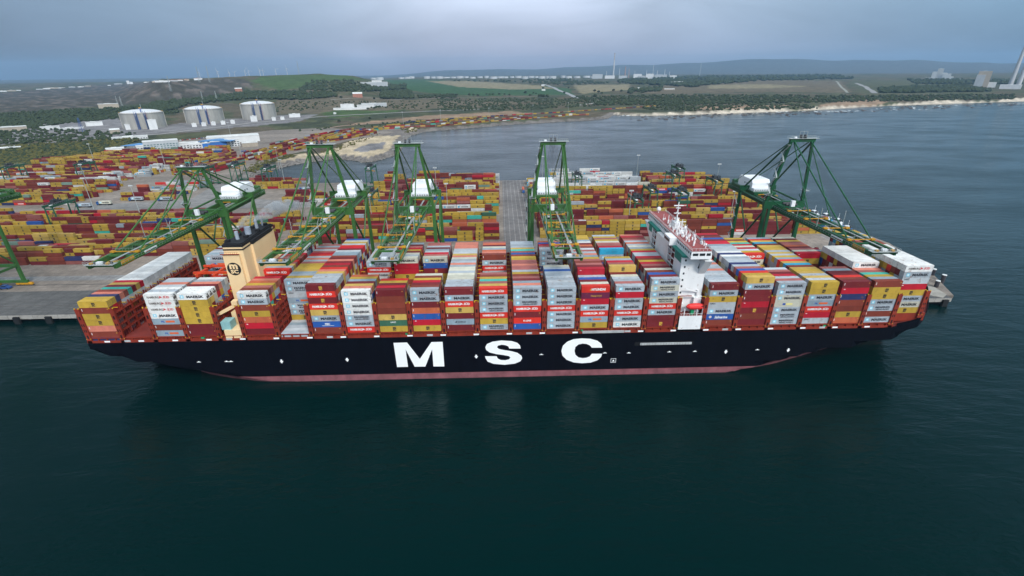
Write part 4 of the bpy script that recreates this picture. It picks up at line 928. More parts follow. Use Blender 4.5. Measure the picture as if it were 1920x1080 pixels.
# smoke from the exhaust pipes
def smoke():
    m = bpy.data.materials.new('smoke'); m.use_nodes = True; t = m.node_tree; t.nodes.clear(); N = t.nodes.new; L = t.links.new
    tc = N('ShaderNodeTexCoord'); n = N('ShaderNodeTexNoise'); n.inputs['Scale'].default_value = .35; n.inputs['Detail'].default_value = 4; n.inputs['Distortion'].default_value = .8; L(tc.outputs['Object'], n.inputs[0])
    r = N('ShaderNodeMapRange'); r.inputs[1].default_value = .44; r.inputs[2].default_value = .68; r.inputs[3].default_value = 0; r.inputs[4].default_value = .6; L(n.outputs[0], r.inputs[0])
    v = N('ShaderNodeVolumePrincipled'); v.inputs['Color'].default_value = (.93, .97, 1, 1); L(r.outputs[0], v.inputs['Density'])
    o = N('ShaderNodeOutputMaterial'); L(v.outputs[0], o.inputs['Volume'])
    for (x, y, z), pts, lab in (((-108.6, 21.5, 65.5), [(0, 0, 0, .9), (.8, 1, 1.8, 2.6), (2.5, 2, 3.6, 3.6), (5.5, 4, 4.4, 3.2), (9, 5, 5, 1.5)], 'pale blue smoke puff over the nearest exhaust pipe'), ((-107.6, 37, 65.7), [(0, 0, 0, .8), (1.2, 1, 1.6, 2.8), (4, 2, 3, 4.6), (8, 3, 4.4, 5.4), (13.5, 4, 5.4, 4.8), (20, 6, 6, 3)], 'wider drifting smoke plume over the far exhaust pipes')):
        mb = MB(); mb.mat(m); n_ = 12
        rings = [[(a+rr*.35*math.sin(t_), b+rr*math.cos(t_), c_+rr*.8*math.sin(t_)) for t_ in [2*math.pi*k/n_ for k in range(n_)]] for a, b, c_, rr in pts]
        vs = [p for r_ in rings for p in r_]; fs = [(i*n_+k, i*n_+(k+1) % n_, (i+1)*n_+(k+1) % n_, (i+1)*n_+k) for i in range(len(pts)-1) for k in range(n_)]+[tuple(range(n_))[::-1], tuple(range((len(pts)-1)*n_, len(pts)*n_))]
        mb.add(vs, fs); tag(mb.build('smoke', loc=(x, y, z)), lab, 'smoke', kind='stuff')
smoke()
# ================================================================== ship-to-shore cranes
cg = paint('crane_green', (.040, .128, .030), .45, .3, .15, .05, .10); cgd = paint('crane_green_shaded', (.012, .085, .035), .45, .3, .15, 0, .05)  # second green is the bow crane's, darkened to carry the shade on its sides
yel = paint('safety_yellow', (.56, .27, .015), .6, .5, .9); gal = paint('walkway_grey', (.33, .36, .35), .55, .2); hw = paint('house_white', (.80, .81, .82), .5, .1, .1, 0, 0); steel = paint('rope_steel', (.05, .05, .055), .5)
def crane(G, apex, label, side_sign=1, meshes={}):
    """local frame: x along the quay, y=0 the waterside rail, z=0 the quay surface; boom towards -y"""
    key = (G.name, apex)
    root = empty('ship_to_shore_crane')
    def P(name, mb=None, par=None):
        if (key, name) in meshes and mb is None: return None
        o = mb.build(name); o.parent = par or root; return o
    LX = 10.3; ZB = 52.5; ZT = 56.5
    for x in (-LX, LX):
        c = MB(); c.mat(G); c.beam((x, 0, 3.2), (x, 0, ZT), 2.1, 1.7, 1.7, 1.5); P('waterside_leg', c)
        c = MB(); c.mat(G); c.beam((x, 31, 3.2), (x, 31, ZT+.5), 1.9, 1.5, 1.5, 1.3); P('landside_leg', c)
    for y in (0, 31):
        c = MB(); c.mat(G); c.box(-LX-2.5, LX+2.5, y-.8, y+.8, 2.2, 3.8); s = P('sill_beam', c)
        for sx in (-1, 1):
            c = MB(); c.mat(yel)
            for k in range(4): c.box(sx*LX-5.4+k*2.7, sx*LX-3.2+k*2.7, y-.7, y+.7, .9, 2.0)
            c.box(sx*LX-4.8, sx*LX+4.8, y-.55, y+.55, 1.7, 2.3); c.mat(steel)
            for k in range(8): c.tube((sx*LX-4.9+k*1.4, y-.3, .42), (sx*LX-4.9+k*1.4, y+.3, .42), .4, n=10)
            P('bogie', c, s)
    c = MB(); c.mat(G); c.box(-LX-1.1, LX+1.1, -.95, .95, ZB+.2, ZT+.3); P('upper_portal_beam', c)
    c = MB(); c.mat(G); c.box(-LX, LX, -.6, .6, 13, 15); P('lower_portal_beam', c)
    c = MB(); c.mat(G); c.box(-LX-1.0, LX+1.0, 30.2, 31.8, ZT-.6, ZT+2.4); P('upper_portal_beam', c)
    c = MB(); c.mat(G); c.box(-LX, LX, 30.4, 31.6, 13, 15); P('lower_portal_beam', c)
    for x in (-LX, LX):
        c = MB(); c.mat(G); c.tube((x, 0, ZT-1), (x, 31, ZT-.5), .55); c.tube((x, 0, ZB-1), (x, 30.5, 16), .55); c.tube((x, 31, ZT-1.5), (x, 15.5, 33), .45); c.box(x-.5, x+.5, 0, 31, 13.3, 14.7); P('side_brace', c)
    # girders and boom
    for x in (-5.2, 5.2):
        c = MB(); c.mat(G); c.box(x-.55, x+.55, -3, 58, ZB-.9, ZB+2.4); P('rear_girder', c)
        c = MB(); c.mat(G)
        c.add([(x-.5, -77, ZB+.3), (x+.5, -77, ZB+.3), (x+.55, -3.1, ZB-.9), (x-.55, -3.1, ZB-.9), (x-.5, -77, ZB+2.3), (x+.5, -77, ZB+2.3), (x+.55, -3.1, ZB+2.4), (x-.55, -3.1, ZB+2.4)], [(0, 1, 2, 3), (4, 5, 6, 7), (0, 1, 5, 4), (1, 2, 6, 5), (2, 3, 7, 6), (3, 0, 4, 7)])
        b = P('boom_girder', c)
        c = MB(); c.mat(yel); c.box(x+.56 if x > 0 else x-.64, x+.64 if x > 0 else x-.56, -74, -66.5, ZB+.1, ZB+2.38); P('yellow_band', c, b)
    c = MB(); c.mat(G); c.box(-5.7, 5.7, -77.6, -77.0, ZB+1.3, ZB+2.3); P('boom_tip_beam', c)
    for i, y in enumerate((-75.5, -66, -52, -38, -24, -10)):
        c = MB(); c.mat(G); c.box(-4.7, 4.7, y-.4, y+.4, ZB+1.6, ZB+2.3)
        if 0 < i < 5: c.beam((-4.6, y, ZB+1.9), (4.6, y+13.8, ZB+1.9), .3); c.beam((4.6, y, ZB+1.7), (-4.6, y+13.8, ZB+1.7), .3)
        P('cross_beam', c)
    for y in (-63, -46, -30, -15):
        c = MB(); c.mat(yel); c.box(-5.6, 5.6, y-.35, y+.35, ZB+2.6, ZB+2.85)
        for sx in (-1, 1): c.box(sx*5.2-.9, sx*5.2+.9, y-.7, y+.7, ZB+2.42, ZB+3.1)
        c.mat(gal)
        for x in np.arange(-5.4, 5.5, 1.35): c.box(x, x+.06, y+.5, y+.56, ZB+2.9, ZB+4)
        c.box(-5.4, 5.4, y+.5, y+.56, ZB+3.95, ZB+4.02); P('cross_walkway', c)
    c = MB(); c.mat(gal)
    for x in (-6.2, 6.2):
        c.mat(G); c.box(x-.35, x+.35, -75, 56, ZB+.9, ZB+1.0); c.mat(gal); 
        for y in np.arange(-75, 56, 2.0): c.box(x+.3*(1 if x > 0 else -1), x+.36*(1 if x > 0 else -1), y, y+.06, ZB+1, ZB+2.1)
        c.box(x+.3*(1 if x > 0 else -1), x+.36*(1 if x > 0 else -1), -75, 56, ZB+2.05, ZB+2.12)
    P('catwalk', c)
    c = MB(); c.mat(gal); c.box(1.6, 2.5, -74, 20, ZB+2.5, ZB+2.7); P('cable_tray', c)
    c = MB(); c.mat(gal); c.box(-5.8, 5.8, -78.6, -75.6, ZB+2.31, ZB+2.45)
    for x in np.arange(-5.8, 5.9, 1.16): c.box(x, x+.07, -78.6, -78.53, ZB+2.4, ZB+3.7)
    for z in (3.0, 3.65): c.box(-5.8, 5.8, -78.6, -78.53, ZB+z, ZB+z+.07); c.box(-5.8, -5.73, -78.6, -74.6, ZB+z, ZB+z+.07); c.box(5.73, 5.8, -78.6, -74.6, ZB+z, ZB+z+.07)
    c.mat(hw); c.box(-1.2, 1.0, -77.8, -76.6, ZB+2.5, ZB+3.4); c.mat(yel); c.box(2.6, 3.8, -78, -76.8, ZB+2.5, ZB+3.1); c.box(-4, -2.8, -78, -76.8, ZB+2.5, ZB+3.1); c.mat(steel)
    for x in (-2.2, 1.8, 4.6): c.tube((x-.1, -77.2, ZB+3), (x+.3, -77.2, ZB+3), .55, n=10)
    P('boom_tip_platform', c)
    c = MB(); c.mat(hw); c.box(-6.0, -5.76, -60, -52, ZB+.35, ZB+1.7); c.mat(redink); c.box(-6.02, -6.0, -59.4, -56.6, ZB+.7, ZB+1.2); c.mat(ink); c.box(-6.02, -6.0, -56.2, -52.8, ZB+.7, ZB+1.2)
    c.mat(hw); c.box(5.76, 6.0, -60, -52, ZB+.35, ZB+1.7); c.mat(redink); c.box(6.0, 6.02, -59.4, -56.6, ZB+.7, ZB+1.2); c.mat(ink); c.box(6.0, 6.02, -56.2, -52.8, ZB+.7, ZB+1.2); P('name_board', c)
    # pylon
    AX, AY, AZ_ = 5.6, -3.5, apex
    for sx in (-1, 1):
        c = MB(); c.mat(G); c.beam((sx*(LX-.1), 0, ZT), (sx*AX, AY, AZ_), 1.5, 1.4, 1.15, 1.1); P('pylon_leg', c)
        c = MB(); c.mat(G); c.tube((sx*AX, AY, AZ_-.6), (sx*(LX-2), 30.5, ZT+2), .52); P('pylon_back_stay', c)
        c = MB(); c.mat(G); c.tube((sx*AX*.9, AY+.5, AZ_-.2), (sx*5.2, 54, ZB+2.6), .3); P('rear_tie', c)
        c = MB(); c.mat(G); c.tube((sx*AX*.8, AY-.5, AZ_-.3), (sx*5.2, -62, ZB+2.6), .34)
        for t in (.3, .62): c.tube((sx*(AX*.8+(5.2-AX*.8)*t), AY-.5+(-61.5-AY)*t-.3, AZ_-.3+(ZB+2.9-AZ_)*t+.2), (sx*(AX*.8+(5.2-AX*.8)*(t+.01)), AY-.5+(-61.5-AY)*(t+.01), AZ_-.3+(ZB+2.9-AZ_)*(t+.01)), .5)
        P('outer_forestay', c)
        c = MB(); c.mat(G); c.tube((sx*AX*.8, AY-.3, AZ_-.8), (sx*5.2, -34, ZB+2.6), .28); c.tube((sx*(LX-1), -.5, ZT+2), (sx*5.2, -14, ZB+2.4), .3); P('inner_forestay', c)
        c = MB(); c.mat(G); c.tube((sx*(LX-.4), .6, ZT+.6), (sx*8, 1, ZT+4), .2); P('knee', c)
    c = MB(); c.mat(G); c.box(-AX-1, AX+1, AY-.9, AY+.9, AZ_-.7, AZ_+1.0); c.tube((-AX-.9, AY, AZ_+.2), (-LX+1, .2, ZT+14), .2); P('apex_beam', c)
    c = MB(); c.mat(gal); c.box(-AX-1.8, AX+2.6, AY-1.6, AY+1.6, AZ_+1.0, AZ_+1.12)
    for x in np.arange(-AX-1.7, AX+2.6, 1.2):
        for y in (AY-1.55, AY+1.5): c.box(x, x+.06, y, y+.06, AZ_+1.1, AZ_+2.2)
    for y in (AY-1.55, AY+1.5): c.box(-AX-1.7, AX+2.5, y, y+.06, AZ_+2.15, AZ_+2.22)
    c.box(-2.0, -1.9, AY, AY+.1, AZ_+1, AZ_+4.6); c.box(2.0, 2.1, AY, AY+.1, AZ_+1, AZ_+4.6); c.box(-2.0, 2.1, AY, AY+.1, AZ_+4.5, AZ_+4.6); c.box(0, .1, AY, AY+.1, AZ_+1, AZ_+4.6)
    c.mat(steel)
    for x in (-1.1, 1.1): c.tube((x-.35, AY, AZ_+2.0), (x+.35, AY, AZ_+2.0), 1.0, n=12)
    c.mat(hw); c.box(-4.6, -3.4, AY-.5, AY+.5, AZ_+1.1, AZ_+1.9); P('apex_platform', c)
    c = MB(); c.mat(steel)
    for k in range(6): x = -1.6+k*.64; c.tube((x, AY-.6, AZ_+1.6), (x*1.4, -59, ZB+3.2), .055, n=4, cap=False)
    for k in range(4): x = -1.2+k*.8; c.tube((x, AY+.6, AZ_+1.6), (x, 27, ZT+8), .05, n=4, cap=False)
    P('hoist_ropes', c)
    # stair tower of zigzag flights on the pylon and the leg
    c = MB(); c.mat(gal)
    for k in range(7):
        f = k/7; x0 = -(LX+1.1)+(LX-AX)*f*1.0; z0 = ZT+1+(AZ_-ZT-3)*f; z1 = ZT+1+(AZ_-ZT-3)*(k+1)/7; y0 = -1.4+AY*f
        a, b = (-.6, 3.2) if k % 2 else (3.2, -.6); c.beam((x0, y0+a, z0), (x0+.5, y0+b, z1), .7, .18); c.box(x0-.6, x0+.7, y0+b-.6, y0+b+.6, z1-.1, z1)
        c.box(x0-.6, x0-.55, y0+b-.6, y0+b+.6, z1+.95, z1+1.0)
    P('access_stairs', c)
    for sx in (-1, 1):
        c = MB(); c.mat(gal)
        for z in (ZT+4.0 if sx < 0 else ZT+6,): 
            c.box(sx*LX-1.8, sx*LX+1.8, -1.7, 1.7, z, z+.12)
            for x in (-1.8, 1.74): c.box(sx*LX+x, sx*LX+x+.06, -1.7, 1.7, z+1.0, z+1.06); c.box(sx*LX+x, sx*LX+x+.06, -1.7, -1.64, z, z+1.1); c.box(sx*LX+x, sx*LX+x+.06, 1.64, 1.7, z, z+1.1)
            for y in (-1.7, 1.64): c.box(sx*LX-1.8, sx*LX+1.8, y, y+.06, z+1.0, z+1.06)
        P('leg_platforms', c)
    c = MB(); c.mat(gal)
    for k in range(12):
        z0 = 4+k*4.0; a, b = (29.4, 32.6) if k % 2 else (32.6, 29.4); c.beam((-LX-1.7, a, z0), (-LX-1.7, b, z0+4), .6, .15); c.box(-LX-2.3, -LX-.9, b-.5, b+.5, z0+3.9, z0+4.0); c.box(-LX-2.3, -LX-2.25, b-.5, b+.5, z0+4.9, z0+4.95)
    P('leg_stairs', c)
    # machinery house
    c = MB(); c.mat(hw); c.prism([(27.5, ZB+4.2), (27.5, ZB+8.3), (29, ZB+10.3), (44, ZB+10.3), (45.5, ZB+8.3), (45.5, ZB+4.2)][::-1], -5.4, 5.4, 'yz'); c.box(-5.9, 5.9, 23.5, 27.4, ZB+4.2, ZB+5.9)
    mh = P('machinery_house', c)
    c = MB(); c.mat(paint('vent_grey', (.25, .27, .29), .6))
    for x in np.arange(-5.2, 4.6, 1.4): c.box(x, x+.9, 23.4, 23.49, ZB+4.5, ZB+5.3)
    c.box(-5.3, 4.7, 23.42, 23.49, ZB+4.42, ZB+4.52); P('vent_grille', c, mh)
    c = MB(); c.mat(MATS['vent_grey'])
    for y in (33.5, 36.2): c.box(-5.48, -5.41, y, y+1.4, ZB+6.6, ZB+7.6); c.box(5.41, 5.48, y, y+1.4, ZB+6.6, ZB+7.6)
    P('side_vents', c, mh)
    c = MB()
    c.mat(G); c.box(-6.6, 6.6, 21, 50, ZB+2.5, ZB+4.1); c.mat(yel); c.box(-4, 2.4, 20.9, 21, ZB+2.7, ZB+3.2); P('house_deck', c)
    c = MB(); c.mat(gal)
    for x in (-6.9, 6.9):
        c.box(x-.03, x+.03, 20, 57, ZB+5.2, ZB+5.26)
        for y in np.arange(20, 57, 2): c.box(x-.03, x+.03, y, y+.06, ZB+4.1, ZB+5.25)
    c.box(-6.9, 6.9, 57, 57.06, ZB+5.2, ZB+5.26); P('rear_railing', c)
    c = MB(); c.mat(G); c.box(-5, 5, 56.5, 58.5, ZB+.5, ZB+2.4); c.tube((-4, 55, ZB+4.4), (4, 55, ZB+4.4), 1.1); c.box(-4.5, -3, 52.5, 56, ZB+2.5, ZB+5); c.box(2.5, 4.5, 52.5, 56, ZB+2.5, ZB+5); P('rear_sheaves', c)
    # trolley with cab
    t = empty('trolley'); t.parent = root
    c = MB(); c.mat(G); c.box(-4.6, 4.6, -9, -2, ZB+2.5, ZB+3.3); c.mat(steel); c.tube((-3, -4, ZB+4), (3, -4, ZB+4), .7); c.tube((-3, -7, ZB+4), (3, -7, ZB+4), .7); q = P('trolley_frame', c, t)
    c = MB(); c.mat(hw); c.box(-1.0, 1.0, -9, -7.6, ZB+3.3, ZB+6.4); P('electrical_cabinet', c, t)
    c = MB(); c.mat(hw); c.box(-3.3, -.7, -12.4, -9.2, ZB-2.0, ZB+1.0); q = P('cab', c, t)
    c = MB(); c.mat(glass); c.box(-3.1, -.9, -12.46, -12.41, ZB-1.7, ZB+.4); P('cab_window', c, q)
    for x in (-6.3, 6.3):
        c = MB(); c.mat(gal); c.tube((x, -41, ZB+2), (x, -41, ZB+7.5), .16); c.tube((x, -41, ZB+7.5), (x*1.1, -40, ZB+9.5), .12); c.tube((x, -24, ZB+2), (x, -24, ZB+6.5), .16); P('boom_latch_hook', c)
    tag(root, label, 'crane', 'ship-to-shore cranes along the quay')
    return root
CR = [(-311, 'A', 'green crane at the far left edge, only its right legs and house in view'),
      (-152.3, 'B', 'green crane with the lowest top, boom over the stern stacks left of the cream funnel'),
      (-83.2, 'A', 'tall green crane right of the cream funnel, haze of smoke across its legs'),
      (-38.0, 'A', 'tall green crane third from the ship stern, boom tip over white lettered boxes'),
      (37.6, 'A', 'tall green crane beside the empty yard road, seen almost end on'),
      (169.2, 'D', 'green crane at the bow with painted-in shade, standing alone against open water')]
protoA = crane(cg, 90.0, CR[2][2])
protoB = crane(cg, 79.5, CR[1][2]); protoD = crane(cgd, 90.0, CR[5][2])
for x, k, lab in CR:
    if lab == CR[2][2]: o = protoA
    elif k == 'B': o = protoB
    elif k == 'D': o = protoD
    else: o = copy_tree(protoA)
    o.location = (x, 75, 5.06); o['label'] = lab
# ================================================================== yard gantry cranes
rg = paint('gantry_green', (.025, .10, .055), .5, .3); rdkk = paint('gantry_dark', (.035, .04, .045), .6, .3)
rt = empty('yard_gantry_crane')
for x in (-4.2, 4.2):
    for y in (-11.8, 11.8):
        c = MB(); c.mat(rg); c.beam((x, y, 1.6), (x*.8, y, 21.5), 1.1, .9, .8, .7); l_ = c.build('leg', rt)
    c = MB(); c.mat(rg); c.box(x*.8-.55, x*.8+.55, -13.2, 13.2, 21.5, 23.3); c.build('top_girder', rt)
for y in (-11.8, 11.8):
    c = MB(); c.mat(rg); c.box(-6.5, 6.5, y-.6, y+.6, 1.0, 2.2); c.beam((-3.9, y, 5.5), (3.6, y, 19), .3); c.box(-3.6, 3.6, y-.3, y+.3, 19.6, 20.6); s = c.build('sill_beam', rt)
    c = MB(); c.mat(dk)
    for x in (-5.6, -3.6, 3.6, 5.6): c.tube((x, y-.5, .75), (x, y+.5, .75), .75, n=12)
    c.build('wheels', s)
c = MB(); c.mat(rdkk); c.box(-4, 4, -6, 1, 23.5, 24.2); c.box(-3, 0, -5, -1, 24.2, 26.4); c.tube((-2.5, 0, 25.3), (2.5, 0, 25.3), .9)
for k in range(14): x, y = random.uniform(-3.6, 3.6), random.uniform(-6, 1); c.box(x, x+.5, y, y+.6, 24.2, 24.2+random.uniform(.5, 3.2))
c.mat(gal)
for x in (-4, 4):
    c.box(x-.03, x+.03, -13, 13, 24.6, 24.7)
    for y in range(-13, 14, 2): c.box(x-.03, x+.03, y, y+.08, 23.3, 24.6)
c.build('trolley', rt)
c = MB(); c.mat(yel); c.box(-3, 3, -4.4, -1.6, 18.2, 18.9); c.box(-5.5, 5.5, -3.3, -2.7, 17.6, 18.2); c.mat(steel)
for x in (-2.4, 2.4):
    for y in (-4, -2): c.tube((x, y, 18.8), (x, y, 23.5), .06, n=4)
c.build('spreader', rt)
c = MB(); c.mat(hw); c.box(-2, 0, -8.4, -6.2, 20.2, 22.6); q = c.build('cab', rt); c = MB(); c.mat(glass); c.box(-1.9, -.1, -8.45, -8.41, 20.5, 22.0); c.build('window', q)
RT = [(-378, 236, 'dark green yard gantry crane over the stacks left of the lowest quay crane'), (-596, 430, 'yard gantry crane with grey top at the far left edge beside the scrub'), (-520, 446, 'second yard gantry crane from the left edge beside the scrub'),
      (-345, 405, 'yard gantry crane behind the top of the lowest quay crane'), (-318, 425, 'yard gantry crane at the corner of the basin, behind the lowest quay crane'), (-268, 400, 'small yard gantry crane alone by the basin edge, left of the second quay crane top'),
      (-145, 395, 'yard gantry crane by the water between the second and third quay cranes'), (-112, 262, 'yard gantry crane showing dark between the legs of the third quay crane'),
      (92, 330, 'yard gantry crane standing before the long white box stacks by the water'), (128, 226, 'yard gantry crane nearest the white navigation bridge, on its left'), (152, 262, 'yard gantry crane just right of the white radar masts'), (176, 250, 'yard gantry crane with a yellow spreader right of the bridge roof'),
      (196, 330, 'yard gantry crane in the middle row near the water'), (214, 366, 'yard gantry crane farthest back by the far right water'), (228, 298, 'yard gantry crane in front of the eastern road'), (256, 262, 'yard gantry crane partly behind the bow crane leg')]
for i, (x, y, lab) in enumerate(RT):
    o = rt if i == 0 else copy_tree(rt)
    o.location = (x, y, 5.0); tag(o, lab, 'gantry crane', 'yard gantry cranes over the container rows')
# ================================================================== trucks
cabm = [paint('cab_blue', (.03, .12, .35), .4, .1), paint('cab_white', (.7, .7, .7), .4, .1)]
tr = empty('container_truck')
c = MB(); c.mat(cabm[0]); c.prism([(-9.0, .9), (-9.0, 2.2), (-8.6, 3.6), (-6.8, 3.6), (-6.8, .9)], -1.2, 1.2, 'xz'); cb_ = c.build('cab', tr)
c = MB(); c.mat(glass); c.box(-8.95, -8.8, -1.0, 1.0, 2.3, 3.2); c.box(-8.4, -7.2, -1.23, -1.2, 2.3, 3.2); c.build('window', cb_)
c = MB(); c.mat(rdkk); c.box(-8.8, 6.3, -.5, .5, .85, 1.25); c.box(-6.2, 6.3, -1.15, 1.15, 1.25, 1.45); ch = c.build('trailer', tr)
c = MB(); c.mat(dk)
for x in (-8.2, -6.2, -5.2, 3.2, 4.4, 5.5):
    for y in (-1.0, 1.0): c.tube((x, y-.2, .5), (x, y+.2, .5), .5, n=10)
c.build('wheels', tr)
TR = [(-420, 309, 'M', 0, 'truck with a blue cab and pale box at the left end of the cross road'), (-406, 318, 'Mb', 0, 'truck with a beige box waiting behind the leftmost truck'), (-384, 334, 'M', 0, 'truck with a pale box, third from the left on the cross road'), (-352, 332, 'M', 0, 'truck with a pale box nearest the wide slanting road'),
      (-215, 372, 'M', 0, 'truck with a pale box behind the second quay crane'), (-150, 181, 'Y', 0, 'truck with a yellow box beside the lowest quay crane leg'), (35, 352, 'or', 1.57, 'orange boxed truck on the empty yard road')]
for i, (x, y, code, a, lab) in enumerate(TR):
    o = tr if i == 0 else copy_tree(tr)
    o.location = (x, y, 5.02); o.rotation_euler = (0, 0, a); tag(o, lab, 'truck', 'container trucks in the yard')
    k = CODE[code]; b = bpy.data.objects.new('shipping_container', container_mesh(*k)); COL.objects.link(b); b.location = (x+.1*math.cos(a), y, 6.48); b.rotation_euler = (0, 0, a)
    tag(b, f"{WORD[k[0]]} container carried on the "+{0: 'truck at the left end of the cross road', 1: 'second truck from the left on the cross road', 2: 'third truck from the left on the cross road', 3: 'truck by the slanting road', 4: 'truck behind the second crane', 5: 'truck by the lowest crane', 6: 'truck on the empty yard road'}[i], 'container', 'containers on trucks')
# light masts
lm = empty('light_mast'); c = MB(); c.mat(gal); c.tube((0, 0, 0), (0, 0, 32), .38, .2, n=6); c.build('pole', lm); c = MB(); c.mat(gal); c.box(-1.8, 1.8, -.3, .3, 32, 32.5)
c.mat(hw)
for x in (-1.5, -.5, .5, 1.5): c.box(x-.3, x+.3, -.6, .1, 31.5, 32)
c.build('lamp_head', lm)
LM = [(-330, 260), (-405, 300), (-470, 380), (-250, 395), (-60, 330), (60, 395), (175, 395), (245, 330), (-100, 210), (-40, 250), (-380, 560), (-470, 520), (-600, 560), (-20, 1225), (110, 1340), (-150, 1180), (-240, 1120), (230, 1440), (-560, 880), (120, 212), (205, 205), (-300, 500)]
for i, (x, y) in enumerate(LM):
    o = lm if i == 0 else copy_tree(lm); o.location = (x, y, 5.0)
    tag(o, 'tall thin grey lighting mast with a row of lamps at its top', 'light mast', 'lighting masts of the terminal')
# mooring dolphins and the corner platform east of the quay
cc_ = paint('dolphin_steel', (.05, .045, .05), .7, .4); capm = paint('cap_white', (.7, .7, .68), .6)
dps = [ony(*p)[:2] if False else onz(p[0], p[1], 9)[:2] for p in ((1752, 505), (1771, 516), (1759, 527), (1734, 508), (1738, 519))]
for i, (x, y) in enumerate(dps):
    r = empty('mooring_pile', (x, y, 0)); c = MB(); c.mat(cc_); c.tube((0, 0, -3), (0, 0, 9), 1.15, n=14); c.build('pile', r); c = MB(); c.mat(capm); c.tube((0, 0, 9), (0, 0, 9.35), 1.25, n=14); c.build('cap', r)
    tag(r, ['tallest looking dark steel pile farthest from the ship, white capped', 'rightmost of the dark white capped piles off the bow', 'dark white capped pile nearest the concrete platform corner', 'dark white capped pile half behind the bow boxes, at the back', 'dark white capped pile just right of the white boxes at the bow'][i], 'mooring pile', 'mooring piles off the bow')
c = MB(); c.mat(cc_)
for a, b in ((3, 0), (0, 1), (4, 2)): 
    for z in (7.4, 8.2): c.tube((dps[a][0], dps[a][1], z), (dps[b][0], dps[b][1], z), .12)
tag(c.build('walkway_rail'), 'thin dark catwalk rails strung between the mooring piles', 'catwalk')
c = MB(); c.mat(paint('platform_concrete', (.36, .335, .29), .8, .4, .25)); q = [onz(x, y, 5.4)[:2] for x, y in ((1722, 549), (1700, 541), (1724, 534), (1752, 538), (1775, 552), (1768, 558))]
q = [tuple(p) for p in q]; c.prism(q, 3.2, 5.4)
pf = empty('corner_platform'); c.build('deck', pf)
c = MB(); c.mat(dk); p = onz(1752, 562, 2)[:2]; c.box(p[0]-4, p[0]+4, p[1]-1, p[1]+.5, -.5, 4.4); c.build('fender', pf)
c = MB(); c.mat(yel); c.box(q[2][0]-8, q[2][0]+3, q[2][1]+.1, q[2][1]+.4, 5.4, 5.9); c.build('edge_kerb', pf); tag(pf, 'pale concrete corner platform jutting out at the bow with a black fender', 'platform')
# tugs and barges moored along the eastern wall
def tug(x, y, col, lab, ang, L_=24):
    r = empty('harbour_tug', (x, y, 0), ang); c = MB(); c.mat(paint('tug_'+col, {'blue': (.03, .14, .38), 'black': (.015, .018, .03), 'sky': (.05, .28, .55)}[col], .5, .2))
    h = L_/2; c.prism([(-h, -3.6), (h*.5, -4), (h*.85, -2.4), (h, 0), (h*.85, 2.4), (h*.5, 4), (-h, 3.6)], -.5, 2.4); c.build('hull', r)
    c = MB(); c.mat(hw); c.box(-h*.2, h*.4, -2.4, 2.4, 2.4, 5); c.box(0, h*.32, -1.8, 1.8, 5, 7.4); w_ = c.build('wheelhouse', r)
    c = MB(); c.mat(glass); c.box(-.03, h*.32+.03, -1.83, 1.83, 5.8, 6.8); c.build('windows', w_)
    c = MB(); c.mat(rdkk); c.tube((-1, 0, 5), (-1, 0, 8.6), .5); c.build('funnel', r); c = MB(); c.mat(hw); c.tube((1.6, 0, 7.4), (1.6, 0, 12.5), .12); c.build('mast', r)
    tag(r, lab, 'tug', 'tugs moored along the east wall')
for (px, py), col, lab in (((1528, 404), 'sky', 'bright blue tug lying between the bow crane leg and the water'), ((1550, 410), 'sky', 'second bright blue tug, just right of the bow crane leg'), ((1572, 420), 'blue', 'darker blue tug below the boom of the bow crane'), ((1590, 434), 'black', 'black tug with white wheelhouse nearest the ship')):
    x, y = onz(px, py, 3)[:2]; tug(x, y, col, lab, math.radians(97))
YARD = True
# ================================================================== yard stacks (all part of the one mass of further containers)
YP = ['yellow']*32+['ochre']*5+['maroon']*20+['brown']*20+['red']*6+['orange']*6+['scarlet']*1+['teal']*2+['navy']*2+['blue']*2+['grey']*3+['white']*2+['rose']*6+['green']*1+['sage']*2
def block(x0, x1, y0, y1, hmin=2, hmax=5, pal=YP, z=5.02, skew=None, dens=.93, ok=None):
    """rows of stacks: six rows then a crane lane, boxes lengthwise along x"""
    y = y0; g = 0
    while y < y1-2:
        gh = random.randint(hmin, hmax)
        for row in range(6):
            if y > y1-2: break
            x = x0+random.uniform(0, .3)
            rh = random.randint(max(1, hmin-1), hmax); run_h = rh; run_c = random.choice(pal)
            while x < x1-6:
                short = random.random() < .16
                ln = 6.06 if short else CLEN
                if x+ln > x1: break
                if random.random() < .34: run_h = max(1, min(hmax, random.choice([rh, rh, rh-1, random.randint(max(1, hmin-1), hmax)])))
                n = run_h if random.random() < dens else random.randint(0, 2)
                cx, cy = x+ln/2, y+CWID/2
                if ok is None or ok(cx, cy):
                    if random.random() < .38: run_c = random.choice(pal)
                    for t in range(n):
                        sbox(cx, cy, z+t*2.62, run_c if random.random() < .58 and run_c in ('yellow', 'maroon', 'brown', 'ochre', 'red', 'rose', 'white', 'lgrey') else random.choice(pal), 0, ln)
                x += ln+.38+(2.2 if random.random() < .10 else 0)
            y += 2.84
        y += 9.4; g += 1
WP = ['white']*7+['lgrey']*3+['beige']
inb = lambda poly: (lambda x, y: bool(inpoly(np.array([x]), np.array([y]), poly)[0]))
